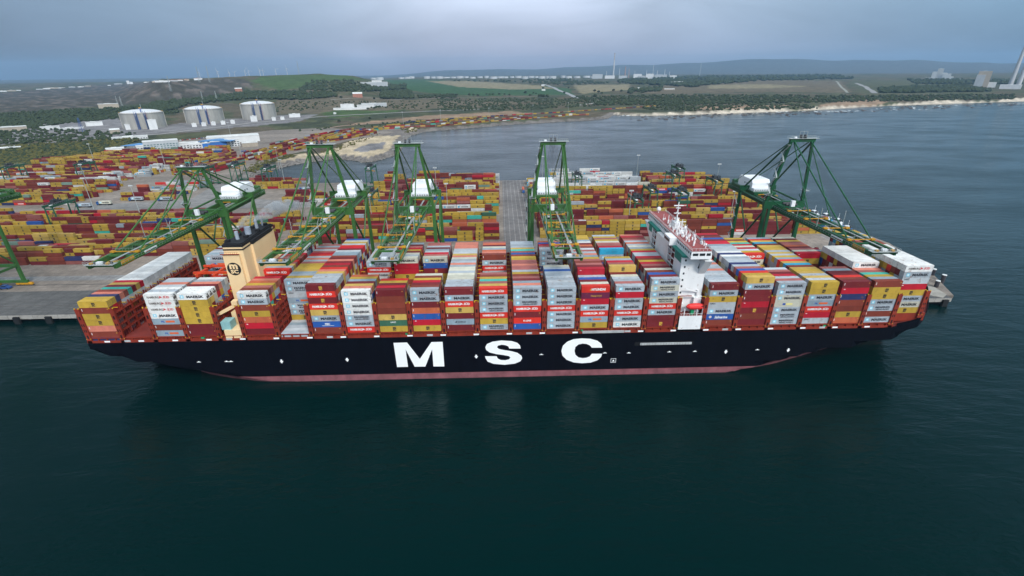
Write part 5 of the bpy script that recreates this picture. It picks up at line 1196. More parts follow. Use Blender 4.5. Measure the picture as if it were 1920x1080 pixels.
# right of the empty road
def okR(x, y):
    if 96 < x < 158 and 214 < y < 246 and random.random() < .85: return False
    if 82 < x < 100 and 240 < y < 268: return False
    return x < 285-(y-140)*.12
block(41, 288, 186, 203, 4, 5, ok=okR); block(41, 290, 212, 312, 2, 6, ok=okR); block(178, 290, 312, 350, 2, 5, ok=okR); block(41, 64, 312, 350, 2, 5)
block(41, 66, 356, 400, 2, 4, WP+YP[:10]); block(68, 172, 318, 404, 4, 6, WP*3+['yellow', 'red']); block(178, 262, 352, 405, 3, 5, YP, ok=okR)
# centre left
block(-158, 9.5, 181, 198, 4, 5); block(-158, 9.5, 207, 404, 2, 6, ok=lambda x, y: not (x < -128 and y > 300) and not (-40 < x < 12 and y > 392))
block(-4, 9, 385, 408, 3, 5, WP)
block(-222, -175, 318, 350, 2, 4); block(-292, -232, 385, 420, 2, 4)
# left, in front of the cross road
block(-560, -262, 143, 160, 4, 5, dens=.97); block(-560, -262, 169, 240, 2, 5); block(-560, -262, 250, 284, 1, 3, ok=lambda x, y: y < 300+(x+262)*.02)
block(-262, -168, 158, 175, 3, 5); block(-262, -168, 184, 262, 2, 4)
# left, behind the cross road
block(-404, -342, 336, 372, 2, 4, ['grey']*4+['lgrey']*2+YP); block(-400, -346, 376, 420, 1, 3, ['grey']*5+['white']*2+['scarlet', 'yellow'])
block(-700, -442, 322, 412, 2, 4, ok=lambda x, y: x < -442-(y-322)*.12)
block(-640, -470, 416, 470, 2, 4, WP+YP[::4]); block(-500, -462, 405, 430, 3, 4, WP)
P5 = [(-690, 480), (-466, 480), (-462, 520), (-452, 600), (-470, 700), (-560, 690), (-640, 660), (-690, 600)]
block(-700, -440, 474, 700, 2, 4, ok=inb(P5)); block(-478, -458, 470, 520, 3, 4, WP)
# strip along the basin, boxes lengthwise along the strip
def strip(a, b, width, h0, h1, pal=YP, dens=.9, z=5.02, gap=.4, lanes=True):
    a, b = np.array(a, float), np.array(b, float); d = b-a; Ln = np.hypot(*d); d /= Ln; n = np.array([-d[1], d[0]]); ang = math.atan2(d[1], d[0])
    r = 0; w = 0
    while w < width:
        s = random.uniform(0, 2); h = random.randint(h0, h1)
        while s+CLEN < Ln:
            if random.random() < .3: h = random.randint(h0, h1)
            if random.random() < dens:
                p = a+d*(s+CLEN/2)+n*(w+1.3)
                for t in range(h): sbox(p[0], p[1], z+t*2.62, random.choice(pal), ang)
            s += CLEN+gap
        w += 2.84; r += 1
        if lanes and r % 6 == 0: w += 9
strip((-395, 468), (-372, 560), 46, 2, 4); strip((-360, 590), (-352, 660), 44, 2, 4); strip((-350, 690), (-325, 780), 60, 2, 4); strip((-325, 800), (-262, 950), 66, 2, 4)
strip((-440, 560), (-425, 640), 22, 1, 3)
def along(pts, off, h0, h1, dens, pal=YP):
    for (a, b) in zip(pts[:-1], pts[1:]): strip(a, b, off, h0, h1, pal, dens, lanes=False)
bw = [tuple(onz(x, y, 5)[:2]) for x, y in ((640, 252), (720, 243), (820, 238), (920, 229), (1000, 223), (1060, 219), (1108, 216))]
along(bw, 5, 1, 3, .85, YP+WP[:4])
bw2 = [tuple(onz(x, y, 5)[:2]) for x, y in ((700, 240), (800, 232), (900, 224), (1000, 217))]
along(bw2, 3, 1, 2, .6)
# the container train curving away inland of the breakwater
tp = [on_ground(x, y) for x, y in ((760, 231), (860, 223), (960, 217), (1050, 212), (1120, 207), (1180, 203), (1230, 199.5))]
for a, b in zip(tp[:-1], tp[1:]):
    d = b-a; Ln = math.hypot(d[0], d[1]); k = int(Ln/14.2); ang = math.atan2(d[1], d[0])
    for i in range(k):
        p = a+d*((i+.5)/k)
        if random.random() < .88: sbox(p[0], p[1], p[2]+1.2, random.choice(['yellow', 'yellow', 'maroon', 'brown', 'red', 'ochre', 'navy']), ang)
far_boxes = STUFF.build('container_stacks'); tag(far_boxes, 'mass of further containers: inner stacks of the ship and the whole yard behind', 'containers', None, 'stuff')
# ================================================================== LNG tanks
conc = paint('tank_concrete', (.38, .365, .33), .8, .4, .06, 0, .03); domew = paint('dome_white', (.62, .63, .64), .6, .15, .05, 0, 0); blus = paint('tower_blue', (.05, .10, .26), .6, .2); pinkp = paint('pipe_pink', (.40, .22, .20), .6)
def tank(xl, xr, yb, yt, label, sy):
    a, b = on_ground(xl, yb), on_ground(xr, yb); cx, cy = (a[0]+b[0])/2, (a[1]+b[1])/2; z0 = min(a[2], b[2])-1; dist = math.hypot(cx-CAM[0], cy-CAM[1])
    az = math.atan2(a[0]-CAM[0], a[1]-CAM[1])-math.atan2(b[0]-CAM[0], b[1]-CAM[1]); R_ = dist*math.sin(abs(az)/2)*.97 
    top = CAM[2]+(_F+((xl+xr)/2-960)/FPX*_Rp+(yt-540)/FPX*_Dp)[2]/math.hypot(*(_F+((xl+xr)/2-960)/FPX*_Rp+(yt-540)/FPX*_Dp)[:2])*dist
    H = top-z0
    r = empty('storage_tank', (cx, cy, z0)); u = np.array([CAM[0]-cx, CAM[1]-cy]); u /= np.hypot(*u); w = np.array([-u[1], u[0]])
    c = MB(); c.mat(conc); c.tube((0, 0, 0), (0, 0, H), R_, n=48); c.tube((0, 0, H-1.6), (0, 0, H+.4), R_+.7, n=48)
    for k in range(4):
        t_ = k*math.pi/2+.6; c.obox(R_*math.cos(t_), R_*math.sin(t_), 0, H, 3, 4, t_)
    c.build('wall', r)
    c = MB(); c.mat(domew); c.lathe((0, 0, H+.4), [(R_-.8, 0), (R_*.9, 1.6), (R_*.7, 4.0), (R_*.45, 5.7), (R_*.2, 6.5), (1, 6.7)], 40); c.build('dome', r)
    c = MB(); c.mat(yel)
    for k in range(64):
        t_ = k/64*2*math.pi; c.box((R_+.5)*math.cos(t_)-.12, (R_+.5)*math.cos(t_)+.12, (R_+.5)*math.sin(t_)-.12, (R_+.5)*math.sin(t_)+.12, H+.4, H+1.7)
    c.tube((0, 0, H+1.5), (0, 0, H+1.7), R_+.55, n=48, cap=False); c.build('rim_railing', r)
    for off, mt in ((-R_*.12, pinkp), (R_*.3, blus)):
        c = MB(); c.mat(blus); bx, by = u[0]*(R_+2.6)+w[0]*off*-1, u[1]*(R_+2.6)+w[1]*off*-1
        for sx in (-1.8, 1.8):
            for s2 in (-1.5, 1.5): c.beam((bx+w[0]*sx+u[0]*s2, by+w[1]*sx+u[1]*s2, 0), (bx+w[0]*sx+u[0]*s2, by+w[1]*sx+u[1]*s2, H+5), .55)
        for k in range(int(H/3)): c.beam((bx-w[0]*1.8, by-w[1]*1.8, k*3), (bx+w[0]*1.8, by+w[1]*1.8, k*3+3), .45); c.obox(bx, by, k*3, k*3+.3, 3.6, 3.2, math.atan2(w[1], w[0]))
        c.mat(mt); c.tube((bx+w[0]*2.8, by+w[1]*2.8, 0), (bx+w[0]*2.8, by+w[1]*2.8, H+2), .55)
        c.build('stair_tower', r)
    c = MB(); c.mat(blus); c.beam((u[0]*R_, u[1]*R_, H+3), (u[0]*R_*.1, u[1]*R_*.1, H+8.5), 2.2, 1.0); c.box(-5, 5, -4, 4, H+7.4, H+8); c.mat(yel); c.box(-1.5, 2.5, -2, 2, H+8, H+11); c.mat(gal); c.tube((3, 0, H+9), (3, 0, H+19), .4); c.build('roof_platform', r)
    tag(r, label, 'tank', 'three domed gas tanks')
tank(231, 316, 239, 210, 'domed concrete tank leftmost of three, white sheds at its foot', 0)
tank(350, 424, 230, 203, 'domed concrete tank in the middle of the three', 0)
tank(455, 521, 222, 194, 'domed concrete tank rightmost and tallest looking, bold blue stair tower', 0)
# ================================================================== simple buildings
def bld(px, py, w, d, h, mat, label, name='building', roof=None, windows=0, ang=None, cat='building', group=None, z=None, wincol=None, pitched=False):
    p = on_ground(px, py); 
    if p is None: return
    zz = p[2] if z is None else z
    if float(sdist(np.array([p[0]]), np.array([p[1]]), np.array(TERM, float))[0]) > -4: zz = max(zz, 5.3)
    a = ang if ang is not None else math.atan2(p[1]-CAM[1], p[0]-CAM[0])-math.pi/2
    r = empty(name, (p[0], p[1], zz-.3), a)
    c = MB(); c.mat(mat); c.box(-w/2, w/2, 0, d, 0, h); c.build('wall', r)
    c = MB(); c.mat(roof or MATS['roof_pale'])
    if pitched: c.add([(-w/2-.4, -.4, h), (w/2+.4, -.4, h), (w/2+.4, d+.4, h), (-w/2-.4, d+.4, h), (-w/2-.4, d/2, h+d*.22), (w/2+.4, d/2, h+d*.22)], [(0, 1, 5, 4), (2, 3, 4, 5), (0, 4, 3), (1, 2, 5)])
    else: c.box(-w/2-.4, w/2+.4, -.4, d+.4, h+.003, h+.8); c.box(-w*.2, w*.1, d*.3, d*.6, h+.8, h+2.0)
    c.build('roof', r)
    for fl in range(windows):
        z0 = 1.2+fl*3.2; n = max(3, int(w/4.5))
        c = MB(); c.mat(wincol or glass)
        for k in range(n): x = -w/2+(k+.5)*w/n; c.box(x-w/n*.33, x+w/n*.33, -.08, .02, z0, z0+1.6)
        c.build('window_row', r)
    tag(r, label, cat, group); return r
paint('roof_pale', (.62, .62, .60), .7, .2, .1, 0, .05); wb_ = paint('wall_white', (.66, .66, .65), .7, .15, .1, 0, .05); wg = paint('wall_grey', (.42, .44, .45), .6, .2, .1, 0, .05); bluw = paint('wall_blue', (.03, .14, .42), .6, .2); brr = paint('roof_tile', (.36, .16, .11), .8, .3); wbr = paint('wall_tan', (.40, .34, .27), .8, .3); blr = paint('canopy_blue', (.10, .25, .48), .5, .2)
B = [(245, 262, 60, 12, 6, wb_, 'long low white shed with small windows by the road', dict(windows=1)),
     (247, 243, 22, 12, 12, wb_, 'white cube building at the foot of the leftmost gas tank', {}), (252, 241, 18, 10, 14, wb_, 'white block touching the leftmost gas tank, left one', {}), (289, 243, 17, 11, 22, wb_, 'tall white box building in front of the leftmost gas tank', {}),
     (217, 251, 18, 12, 9, wbr, 'small tan and white house left of the gas tanks', dict(pitched=True, roof=None)), (218, 286, 26, 16, 6, wb_, 'small white office at the left end of the depot row', {}),
     (280, 284, 34, 14, 9, wb_, 'white two storey office beside the blue canopy', dict(windows=2)), (306, 284, 52, 22, 17, wg, 'grey glazed office block in the middle of the depot row', dict(windows=4, wincol=paint('glass_green', (.12, .20, .20), .2, .1))),
     (348, 280, 44, 16, 10, wb_, 'white office right of the grey glazed block', dict(windows=2)), (374, 279, 30, 14, 8, wb_, 'low white office with ribbon windows before the workshop', dict(windows=2)),
     (432, 276, 34, 14, 12, wb_, 'white office with dark ribbon windows beside the blue doors', dict(windows=3)), (440, 268, 92, 40, 11, wb_, 'large white workshop hall with a pale roof', {}), (470, 276, 26, 12, 7, wbr, 'small beige shed before the big workshop', {}),
     (412, 278, 26, 26, 11, bluw, 'blue walled workshop bay with a dark opening', {}),
     (390, 279, 14, 22, 9, bluw, 'narrow blue workshop bay left of the white pier', {}), 
     (553, 220, 30, 12, 9, wb_, 'low white shed right of the gas tanks', {}), (365, 238, 10, 8, 8, wb_, 'first small white pump house in the row', dict(group=None)), (383, 236.5, 10, 8, 8, wb_, 'second small white pump house in the row', {}), (401, 235, 10, 8, 8, wb_, 'third small white pump house in the row', {}), (419, 233.5, 10, 8, 8, wb_, 'fourth small white pump house in the row', {}), (437, 232, 10, 8, 8, wb_, 'fifth small white pump house in the row', {}),
     (477, 228, 16, 10, 14, wb_, 'white box building at the foot of the rightmost gas tank', {}), (514, 226, 10, 8, 8, wb_, 'small white hut right of the rightmost gas tank', {}), (530, 225, 10, 8, 8, wb_, 'second small white hut right of the rightmost gas tank', {}),
     (657, 206, 110, 22, 6, wb_, 'long white compound wall building on the slope', {}), (652, 204, 46, 20, 15, wb_, 'white stepped main hall of the hillside compound', {}), (686, 202, 60, 24, 9, wb_, 'white low wing of the hillside compound', {}), (702, 200, 90, 22, 11, wg, 'grey roofed shed at the back of the compound', {}), 
     (702, 162, 150, 40, 22, wg, 'grey roofed farm complex between the hills', {}), (707, 158, 60, 30, 22, wb_, 'white upper hall of the farm complex', {}), (671, 183, 40, 26, 16, brr, 'red brown ruined house beside the road', dict(pitched=True, roof=None)),
     (95, 243, 36, 12, 7, wb_, 'small white building in the switch yard, left one', {}), (178, 236, 34, 14, 9, wb_, 'white building beside the blue tower', {}), (133, 242, 50, 8, 3, wb_, 'thin white shelter left of the blue tower', {}), (20, 246, 60, 26, 9, wbr, 'tan shed with a dark front at the left edge', {}), (12, 282, 40, 14, 4, wbr, 'low pale slab roofed shed among the scrub', {}),
     (205, 203, 60, 26, 15, wbr, 'brown stone building on the wooded slope', {}), (448, 172, 30, 16, 14, brr, 'small house with orange roof above the woods', dict(pitched=True)),
     (628, 214, 8, 8, 4, wb_, 'tiny white hut on the grassy bank', {}), (1200, 167, 30, 12, 7, wb_, 'small white farm house far behind the beach', dict(pitched=True)), (1255, 169, 60, 14, 6, wbr, 'tan farm house row far behind the beach', dict(pitched=True)), (1019, 170, 22, 10, 7, wb_, 'white house beside a lone tree in the green field', dict(pitched=True)), (1018, 161, 26, 10, 7, wb_, 'tiny white house beyond the green field', dict(pitched=True)),
     (1283, 156, 240, 40, 12, wb_, 'long white flat shed right of the refinery', {}), (1100, 155, 0, 0, 0, None, '', {})]
for b in B:
    if b[5] is None: continue
    px, py, w, d, h, mt, lab, kw = b
    bld(px, py, w, d, h, mt, lab, **kw)
# blue canopies
for px, py, w, d, lab in ((252, 282, 46, 18, 'blue shade canopy at the left of the depot row'), (292, 276, 40, 12, 'blue shade canopy behind the white office'), (405, 278, 60, 22, 'blue curved canopy in front of the workshop hall')):
    p = on_ground(px, py); r = empty('shade_canopy', tuple(p)); c = MB(); c.mat(blr); c.prism([(-w/2, 0), (-w/2, .5), (0, 3), (w/2, .5), (w/2, 0)], 0, d, 'xz'); o = c.build('roof', r); o.location = (0, 0, 7.5 if w < 50 else 12)
    c = MB(); c.mat(gal)
    for x in (-w/2+1, 0, w/2-1):
        for y in (1, d-1): c.tube((x, y, 0), (x, y, 8 if w < 50 else 12.4), .25)
    c.build('posts', r); tag(r, lab, 'canopy')
# small white town on top of the scarp, factory silos
hs = [(5, 171), (22, 170), (35, 169), (75, 167), (88, 166), (100, 165), (112, 164.5), (135, 163), (152, 162.5), (165, 161), (205, 159.5), (222, 157), (275, 154), (290, 153.6), (305, 153), (325, 151.3), (338, 150.6), (350, 150), (372, 149)]
for i, (x, y) in enumerate(hs):
    w = random.choice([30, 50, 80]) if x < 250 else random.choice([22, 36, 54])
    bld(x, y+1.2, w, 20, random.uniform(5, 9), [wb_, wbr, wb_, wg][i % 4], f"{['low white town building', 'white flat roofed hall', 'pale town block'][i % 3]} on the plateau edge, {ORD[i]} from the left", group='white town buildings on the plateau', roof=(brr if i > 14 else None))
for k, (x, y) in enumerate(((241, 157), (247, 157))): bld(x, y+.5, 26, 20, 34-k*14, wb_, ['tall white works tower on the plateau', 'lower white works block beside the tall tower'][k])
# wind turbines
tw = paint('turbine_white', (.55, .56, .57), .5, .05, .1, 0, 0)
wt = empty('wind_turbine'); c = MB(); c.mat(tw); c.tube((0, 0, 0), (0, 0, 78), 2.6, 1.4, n=10); c.build('tower', wt)
c = MB(); c.mat(tw); c.box(-2, 2, -3, 6, 76.5, 80.5); c.build('nacelle', wt)
rot = empty('rotor'); rot.parent = wt; rot.location = (0, -3.6, 78.5)
for k in range(3):
    a = k*2*math.pi/3+.3; c = MB(); c.mat(tw); c.beam((0, 0, 0), (36*math.sin(a), 0, 36*math.cos(a)), 2.6, .9, .8, .4); c.build('blade', rot)
c = MB(); c.mat(tw); c.lathe((0, -1.5, -.5), [(1.6, 0), (1.6, 1), (1, 2)], 10); c.build('hub', rot)
def far_pt(px, r_):
    d = _F+(px-960)/FPX*_Rp+(140-540)/FPX*_Dp; n = math.hypot(d[0], d[1]); x, y = CAM[0]+d[0]/n*r_, CAM[1]+d[1]/n*r_; return x, y, ground_z(x, y)
for i, (px, r_, sc) in enumerate(((374, 4200, 1), (409, 4300, 1.05), (430, 4500, .95), (440, 5200, .9), (460, 5000, 1), (467, 5600, .95), (488, 5200, 1), (494, 5900, .9), (518, 5400, .95), (539, 5600, .95))):
    o = wt if i == 0 else copy_tree(wt); x, y, z = far_pt(px, r_); 
    d = _F+(px-960)/FPX*_Rp+((150-i*1.1)-540)/FPX*_Dp; zb = CAM[2]+d[2]/math.hypot(d[0], d[1])*r_
    s_ = sc*r_/4200*.85; o.location = (x, y, max(z, zb-12*s_)-8); o.scale = (s_*.9,)*3; o.rotation_euler = (0, 0, random.uniform(-.5, .6))
    if i: 
        for ch in COL.objects:
            if ch.parent == o and ch.name.startswith('rotor'): ch.rotation_euler = (0, random.uniform(0, 2), 0)
    tag(o, f'white three bladed wind turbine on the skyline, {ORD[i]} from the left', 'wind turbine', 'wind turbines on the skyline')
# masts on the skyline, pylons
def lattice(px, py, h, lab, col=None, name='lattice_mast', w=3, p=None):
    p = on_ground(px, py) if p is None else p; c = MB(); c.mat(col or gal); 
    for sx in (-1, 1):
        for sy in (-1, 1): c.beam((sx*w, sy*w, 0), (sx*w*.2, sy*w*.2, h), .45)
    n = int(h/6)
    for k in range(n):
        f = 1-.8*k/n; g_ = 1-.8*(k+1)/n; z0, z1 = h*k/n, h*(k+1)/n
        c.beam((-w*f, -w*f, z0), (w*g_, -w*g_, z1), .3); c.beam((w*f, w*f, z0), (-w*g_, w*g_, z1), .3)
    o = c.build(name, loc=(p[0], p[1], p[2]-.5)); tag(o, lab, 'mast'); return o
for px, y, r_, h, lab in ((312, 147, 2600, 60, 'grey lattice mast above the town, leftmost on the skyline'), (371, 148, 2900, 70, 'grey lattice mast just left of the first wind turbine'), (390, 147, 2900, 75, 'dark lattice mast between the first two wind turbines'), (561, 140, 3600, 80, 'thin striped lattice mast on the green hilltop')):
    lattice(px, y, h, lab, p=np.array(far_pt(px, r_)))
lattice(156, 250, 34, 'blue steel loading tower in the switch yard', blus, 'loading_tower', 3.5)
for i, (px, py) in enumerate(((222, 199), (230, 201), (381, 190), (407, 189), (1017, 150))): lattice(px, py, 38, f'grey power line pylon, {ORD[i]} from the left', name='power_pylon', w=2.5)
# ================================================================== tank farm, refinery, power station
ft = paint('farm_tank_white', (.50, .51, .51), .6, .1, .02, 0, .08)
tp_ = MB(); tp_.mat(ft); tp_.tube((0, 0, 0), (0, 0, 1), 1, n=20); tm = tp_.mesh('oil_tank'); i = 0
fx = [700, 712, 752, 764, 772, 800, 812, 824, 836, 850, 862, 874, 886, 900, 912, 925, 938, 948, 960, 972, 984, 996, 1006, 1016, 1028, 1036, 1056, 1066, 1082, 1100, 1112]
for px in fx:
    r_ = random.uniform(6800, 7800); x, y, z = far_pt(px, r_); py = 146.5 if px < 930 else 144.5
    o = bpy.data.objects.new('oil_tank', tm); COL.objects.link(o); R2 = random.uniform(34, 58); d = _F+(px-960)/FPX*_Rp+(py-540)/FPX*_Dp; zb = CAM[2]+d[2]/math.hypot(d[0], d[1])*r_
    o.location = (x, y, z-3); o.scale = (R2, R2, max(14, zb-z)+random.uniform(8, 18)); tag(o, f'white oil storage tank in the distant tank farm, {ORD[i] if i < 24 else "right end"} from the left' if i < 24 else f'white oil storage tank near the right end, {ORD[i-24]} after the gap', 'oil tank', 'white tanks of the distant tank farm'); i += 1
def stack(px, r_, h, w, lab, name='chimney', band=True, py=143, col=None):
    x, y, z = far_pt(px, r_); r = empty(name, (x, y, z-3)); d = _F+(px-960)/FPX*_Rp+(py-540)/FPX*_Dp; zb = max(0, CAM[2]+d[2]/math.hypot(d[0], d[1])*r_-z)
    c = MB(); c.mat(col or paint('chimney_grey', (.50, .50, .50), .7, .1, .02, 0, 0)); c.tube((0, 0, 0), (0, 0, zb+h), w, w*.6, n=16); c.build('shaft', r)
    if band:
        c = MB(); c.mat(paint('faded_band', (.38, .26, .25), .7)); 
        for k in (.72, .84, .96): c.tube((0, 0, zb+h*k), (0, 0, zb+h*(k+.04)), w*1.02*(1-.4*k)+.3, n=16)
        c.build('red_band', r)
    tag(r, lab, 'chimney')
stack(1150, 7200, 285, 11, 'tall grey refinery chimney with red bands, highest on the skyline')
for k, (px, h, w, lab) in enumerate(((1137, 55, 5, 'short refinery column left of the tall chimney'), (1161, 90, 5, 'slim refinery column right of the tall chimney'), (1172, 110, 9, 'rust coloured refinery tower'), (1179, 85, 6, 'second rust coloured refinery tower'), (1190, 60, 4, 'refinery column before the steam'), (1224, 130, 4, 'thin refinery flare stack'), (1232, 60, 7, 'stout refinery tower'), (1246, 75, 6, 'refinery tower with pale top'), (1312, 150, 3, 'lone thin flare stack right of the refinery'), (1212, 70, 5, 'refinery column left of the flare stack'), (1255, 50, 6, 'last refinery tower on the right'))):
    stack(px, 7000+k*60, h, w, lab, 'refinery_column', False, 141, paint('rust_tower', (.36, .24, .20), .8) if 'rust' in lab else paint('tower_grey', (.42, .44, .46), .6, .1, .1, 0, .1))
for k, px in enumerate((1120, 1143, 1168, 1195, 1205, 1218, 1238, 1262)):
    bld(px, 147.5, random.uniform(70, 150), 40, random.uniform(30, 55), [wg, wb_][k % 2], f'pale refinery unit in the distance, {ORD[k]} from the left', 'refinery_unit')
# white plant and power station at the right
for k, (px, w, h) in enumerate(((1752, 60, 70), (1758, 40, 95), (1765, 50, 60), (1772, 60, 52), (1780, 40, 30), (1742, 60, 22), (1795, 90, 10))):
    bld(px, 150.5, w, 40, h, paint('plant_white', (.48, .50, .50), .6, .1), f'white block of the distant factory, {["third", "tallest", "fourth", "fifth", "sixth", "left low", "right low"][k]} one', 'factory_block')
for k, (px, py, w, h, mt) in enumerate(((1838, 164, 60, 90, wbr), (1832, 164, 40, 70, wg), (1855, 164, 50, 28, wb_), (1893, 167, 90, 22, wb_))): bld(px, py, w, 50, h, mt, ['tall tan power station building at the right', 'grey annex left of the tan building', 'small pale cube right of the tan building', 'low pale shed near the right edge'][k], 'power_station_block')
for k, (px, w) in enumerate(((1902, 13), (1917, 13))): 
    x, y, z = far_pt(px, 4700); r = empty('chimney', (x, y, z-2)); c = MB(); c.mat(MATS['chimney_grey']); c.tube((0, 0, 0), (0, 0, 232), w, w*.62, n=24); c.build('shaft', r); tag(r, ['left one of the pair of huge chimneys at the right edge', 'right one of the pair of huge chimneys at the right edge'][k], 'chimney')
# ================================================================== roads laid over the land
def ribbon(name, pts, w, col, lab, lift=.7):
    q = [on_ground(x, y) for x, y in pts]; q = [p for p in q if p is not None]; P_ = []
    for a, b in zip(q[:-1], q[1:]):
        n = max(1, int(math.hypot(*(b-a)[:2])/25)); P_ += [a+(b-a)*k/n for k in range(n)]
    P_.append(q[-1]); c = MB(); c.mat(paint(name+'_surface', col, .85, .2, .05, 0, 0)); vs = []
    for i, p in enumerate(P_):
        d = P_[min(i+1, len(P_)-1)]-P_[max(i-1, 0)]; l = math.hypot(d[0], d[1]); n = (-d[1]/l*w/2, d[0]/l*w/2)
        for s in (-1, 1): x, y = p[0]+s*n[0], p[1]+s*n[1]; vs.append((x, y, ground_z(x, y)+lift))
    c.add(vs, [(2*i, 2*i+1, 2*i+3, 2*i+2) for i in range(len(P_)-1)]); return tag(c.build(name), lab, kind='structure')
ribbon('coast_road', [(-60, 282), (60, 271), (200, 258), (300, 252), (400, 240), (480, 230), (600, 219), (700, 214), (800, 209), (900, 205)], 16, (.27, .255, .24), 'pale dual road running behind the terminal')
ribbon('motorway', [(1080, 184), (1065, 176), (1040, 165), (1018, 158)], 26, (.28, .28, .28), 'motorway running inland beyond the green field')
ribbon('field_track', [(1590, 174), (1577, 163), (1568, 152)], 14, (.26, .26, .22), 'straight pale track between far fields')
ribbon('inland_road', [(1642, 175), (1625, 164), (1605, 156)], 26, (.27, .26, .25), 'road curving inland behind the beach')
ribbon('farm_road', [(620, 187), (680, 184), (760, 186), (860, 184), (1000, 181), (1180, 180)], 9, (.33, .30, .25), 'narrow farm road along the fields')
ribbon('slope_road', [(940, 178), (1040, 178), (1240, 177), (1500, 176), (1800, 177)], 8, (.24, .23, .20), 'thin road across the coastal plain')
ribbon('village_road', [(1075, 199), (1110, 194), (1125, 188)], 16, (.42, .40, .37), 'pale service road bend')
ribbon('rail_bed', [(560, 244), (700, 232), (860, 222), (1000, 213), (1120, 206), (1240, 199)], 14, (.26, .18, .13), 'brown rail bed behind the breakwater', .5)
# rocks of the surf and breakwater
def blobs(name, pts, mat, lab, kind='stuff', cat=None, flat=.6, sub=1, parent=None):
    """one mesh of lumpy faceted clumps: pts = (x, y, z, r)"""
    t = (1+5**.5)/2; iv = np.array([(-1, t, 0), (1, t, 0), (-1, -t, 0), (1, -t, 0), (0, -1, t), (0, 1, t), (0, -1, -t), (0, 1, -t), (t, 0, -1), (t, 0, 1), (-t, 0, -1), (-t, 0, 1)])/math.sqrt(1+t*t)
    fc = np.array([(0, 11, 5), (0, 5, 1), (0, 1, 7), (0, 7, 10), (0, 10, 11), (1, 5, 9), (5, 11, 4), (11, 10, 2), (10, 7, 6), (7, 1, 8), (3, 9, 4), (3, 4, 2), (3, 2, 6), (3, 6, 8), (3, 8, 9), (4, 9, 5), (2, 4, 11), (6, 2, 10), (8, 6, 7), (9, 8, 1)])
    rng = np.random.default_rng(len(pts)); P_ = np.array(pts, float); n = len(P_)
    V = iv[None]*(1+rng.uniform(-.32, .32, (n, 12, 1)))*P_[:, 3][:, None, None]; V[:, :, 2] *= flat; V += P_[:, None, :3]
    F_ = (fc[None]+12*np.arange(n)[:, None, None]).reshape(-1, 3)
    me = bpy.data.meshes.new(name); me.from_pydata(V.reshape(-1, 3).tolist(), [], F_.tolist()); me.materials.append(mat)
    o = bpy.data.objects.new(name, me); COL.objects.link(o)
    if parent is None: tag(o, lab, cat, kind=kind)
    else: o.parent = parent
    return o
rockm = paint('armour_rock', (.20, .18, .16), .9, .5, .4, 0, 0)
pts = []
for (a, b) in zip(SHORE[1:21], SHORE[2:22]):
    Ln = math.hypot(b[0]-a[0], b[1]-a[1]); k = int(Ln/2.6)
    for _ in range(k):
        t_ = random.random(); s_ = random.uniform(-1, 9); nx, ny = (b[1]-a[1])/Ln, -(b[0]-a[0])/Ln
        x, y = a[0]+(b[0]-a[0])*t_-nx*s_, a[1]+(b[1]-a[1])*t_-ny*s_
        x2, y2 = a[0]+(b[0]-a[0])*t_+nx*s_, a[1]+(b[1]-a[1])*t_+ny*s_
        for xx, yy in ((x, y), (x2, y2)):
            z = ground_z(xx, yy)
            if -.8 < z < 4.6: pts.append((xx, yy, z+.2, random.uniform(.9, 2.2)))
blobs('armour_rocks', pts, rockm, 'grey boulders heaped along the breakwater and basin shore')
pts = []
for _ in range(260):
    px = random.uniform(1180, 1915); py = np.interp(px, [1180, 1500, 1560, 1700, 1915], [222, 212, 213, 202, 196])+random.gauss(0, 2.2); p = onz(px, py, 0)
    if float(sdist(np.array([p[0]]), np.array([p[1]]))[0]) < 30: pts.append((p[0], p[1], -.3, random.uniform(2, 8)))
blobs('reef_rocks', pts, paint('reef_dark', (.07, .055, .05), .9), 'dark low rocks awash off the beach', flat=.3)
foam = paint('foam_white', (.75, .78, .78), .6, .1); fm_ = []
for _ in range(120):
    px = random.uniform(1160, 1915); py = np.interp(px, [1160, 1250, 1500, 1560, 1700, 1915], [216, 214, 208.5, 209, 199.5, 192])+abs(random.gauss(0, 3 if px > 1600 else 1.2)); p = onz(px, py, 0)
    fm_.append((p[0], p[1], 0.0, random.uniform(2, 6)))
blobs('surf', fm_, foam, 'thin white surf along the shore', flat=.06)
# ================================================================== trees
leaf = paint('leaf_dark', (.036, .048, .024), .9, .5, .5, 0, .25, spec=.1); leaf2 = paint('leaf_olive', (.085, .080, .026), .9, .55, .35, 0, .2, spec=.1); bark = paint('bark', (.10, .08, .06), .9)
def scatter(poly, n, r0, r1, sink=.25):
    n = int(n*1.7)
    xs = [p[0] for p in poly]; ys = [p[1] for p in poly]; out = []; tries = 0
    while len(out) < n and tries < n*12:
        tries += 1; x, y = random.uniform(min(xs), max(xs)), random.uniform(min(ys), max(ys))
        if not inpoly(np.array([x]), np.array([y]), poly)[0]: continue
        p = on_ground(x, y)
        if p is None or p[2] < .5: continue
        r = random.uniform(r0, r1); out.append((p[0], p[1], p[2]+r*sink, r))
        if random.random() < .5: out.append((p[0]+random.uniform(-r, r), p[1]+random.uniform(-r, r), p[2]+r*random.uniform(.5, .9), r*.6))
    return out
W_ = []
W_ += scatter([(250, 205), (300, 193), (380, 185), (470, 172), (620, 174), (632, 182), (560, 188), (470, 186), (350, 198), (300, 214)], 900, 5, 9, .7)
W_ += scatter([(716, 174), (770, 172), (775, 186), (716, 186)], 160, 8, 13, .7); W_ += scatter([(680, 163), (700, 166), (760, 158), (762, 168), (690, 172)], 120, 8, 13, .6)
W_ += scatter([(785, 179), (860, 178), (860, 184), (785, 185)], 60, 6, 9, .6)
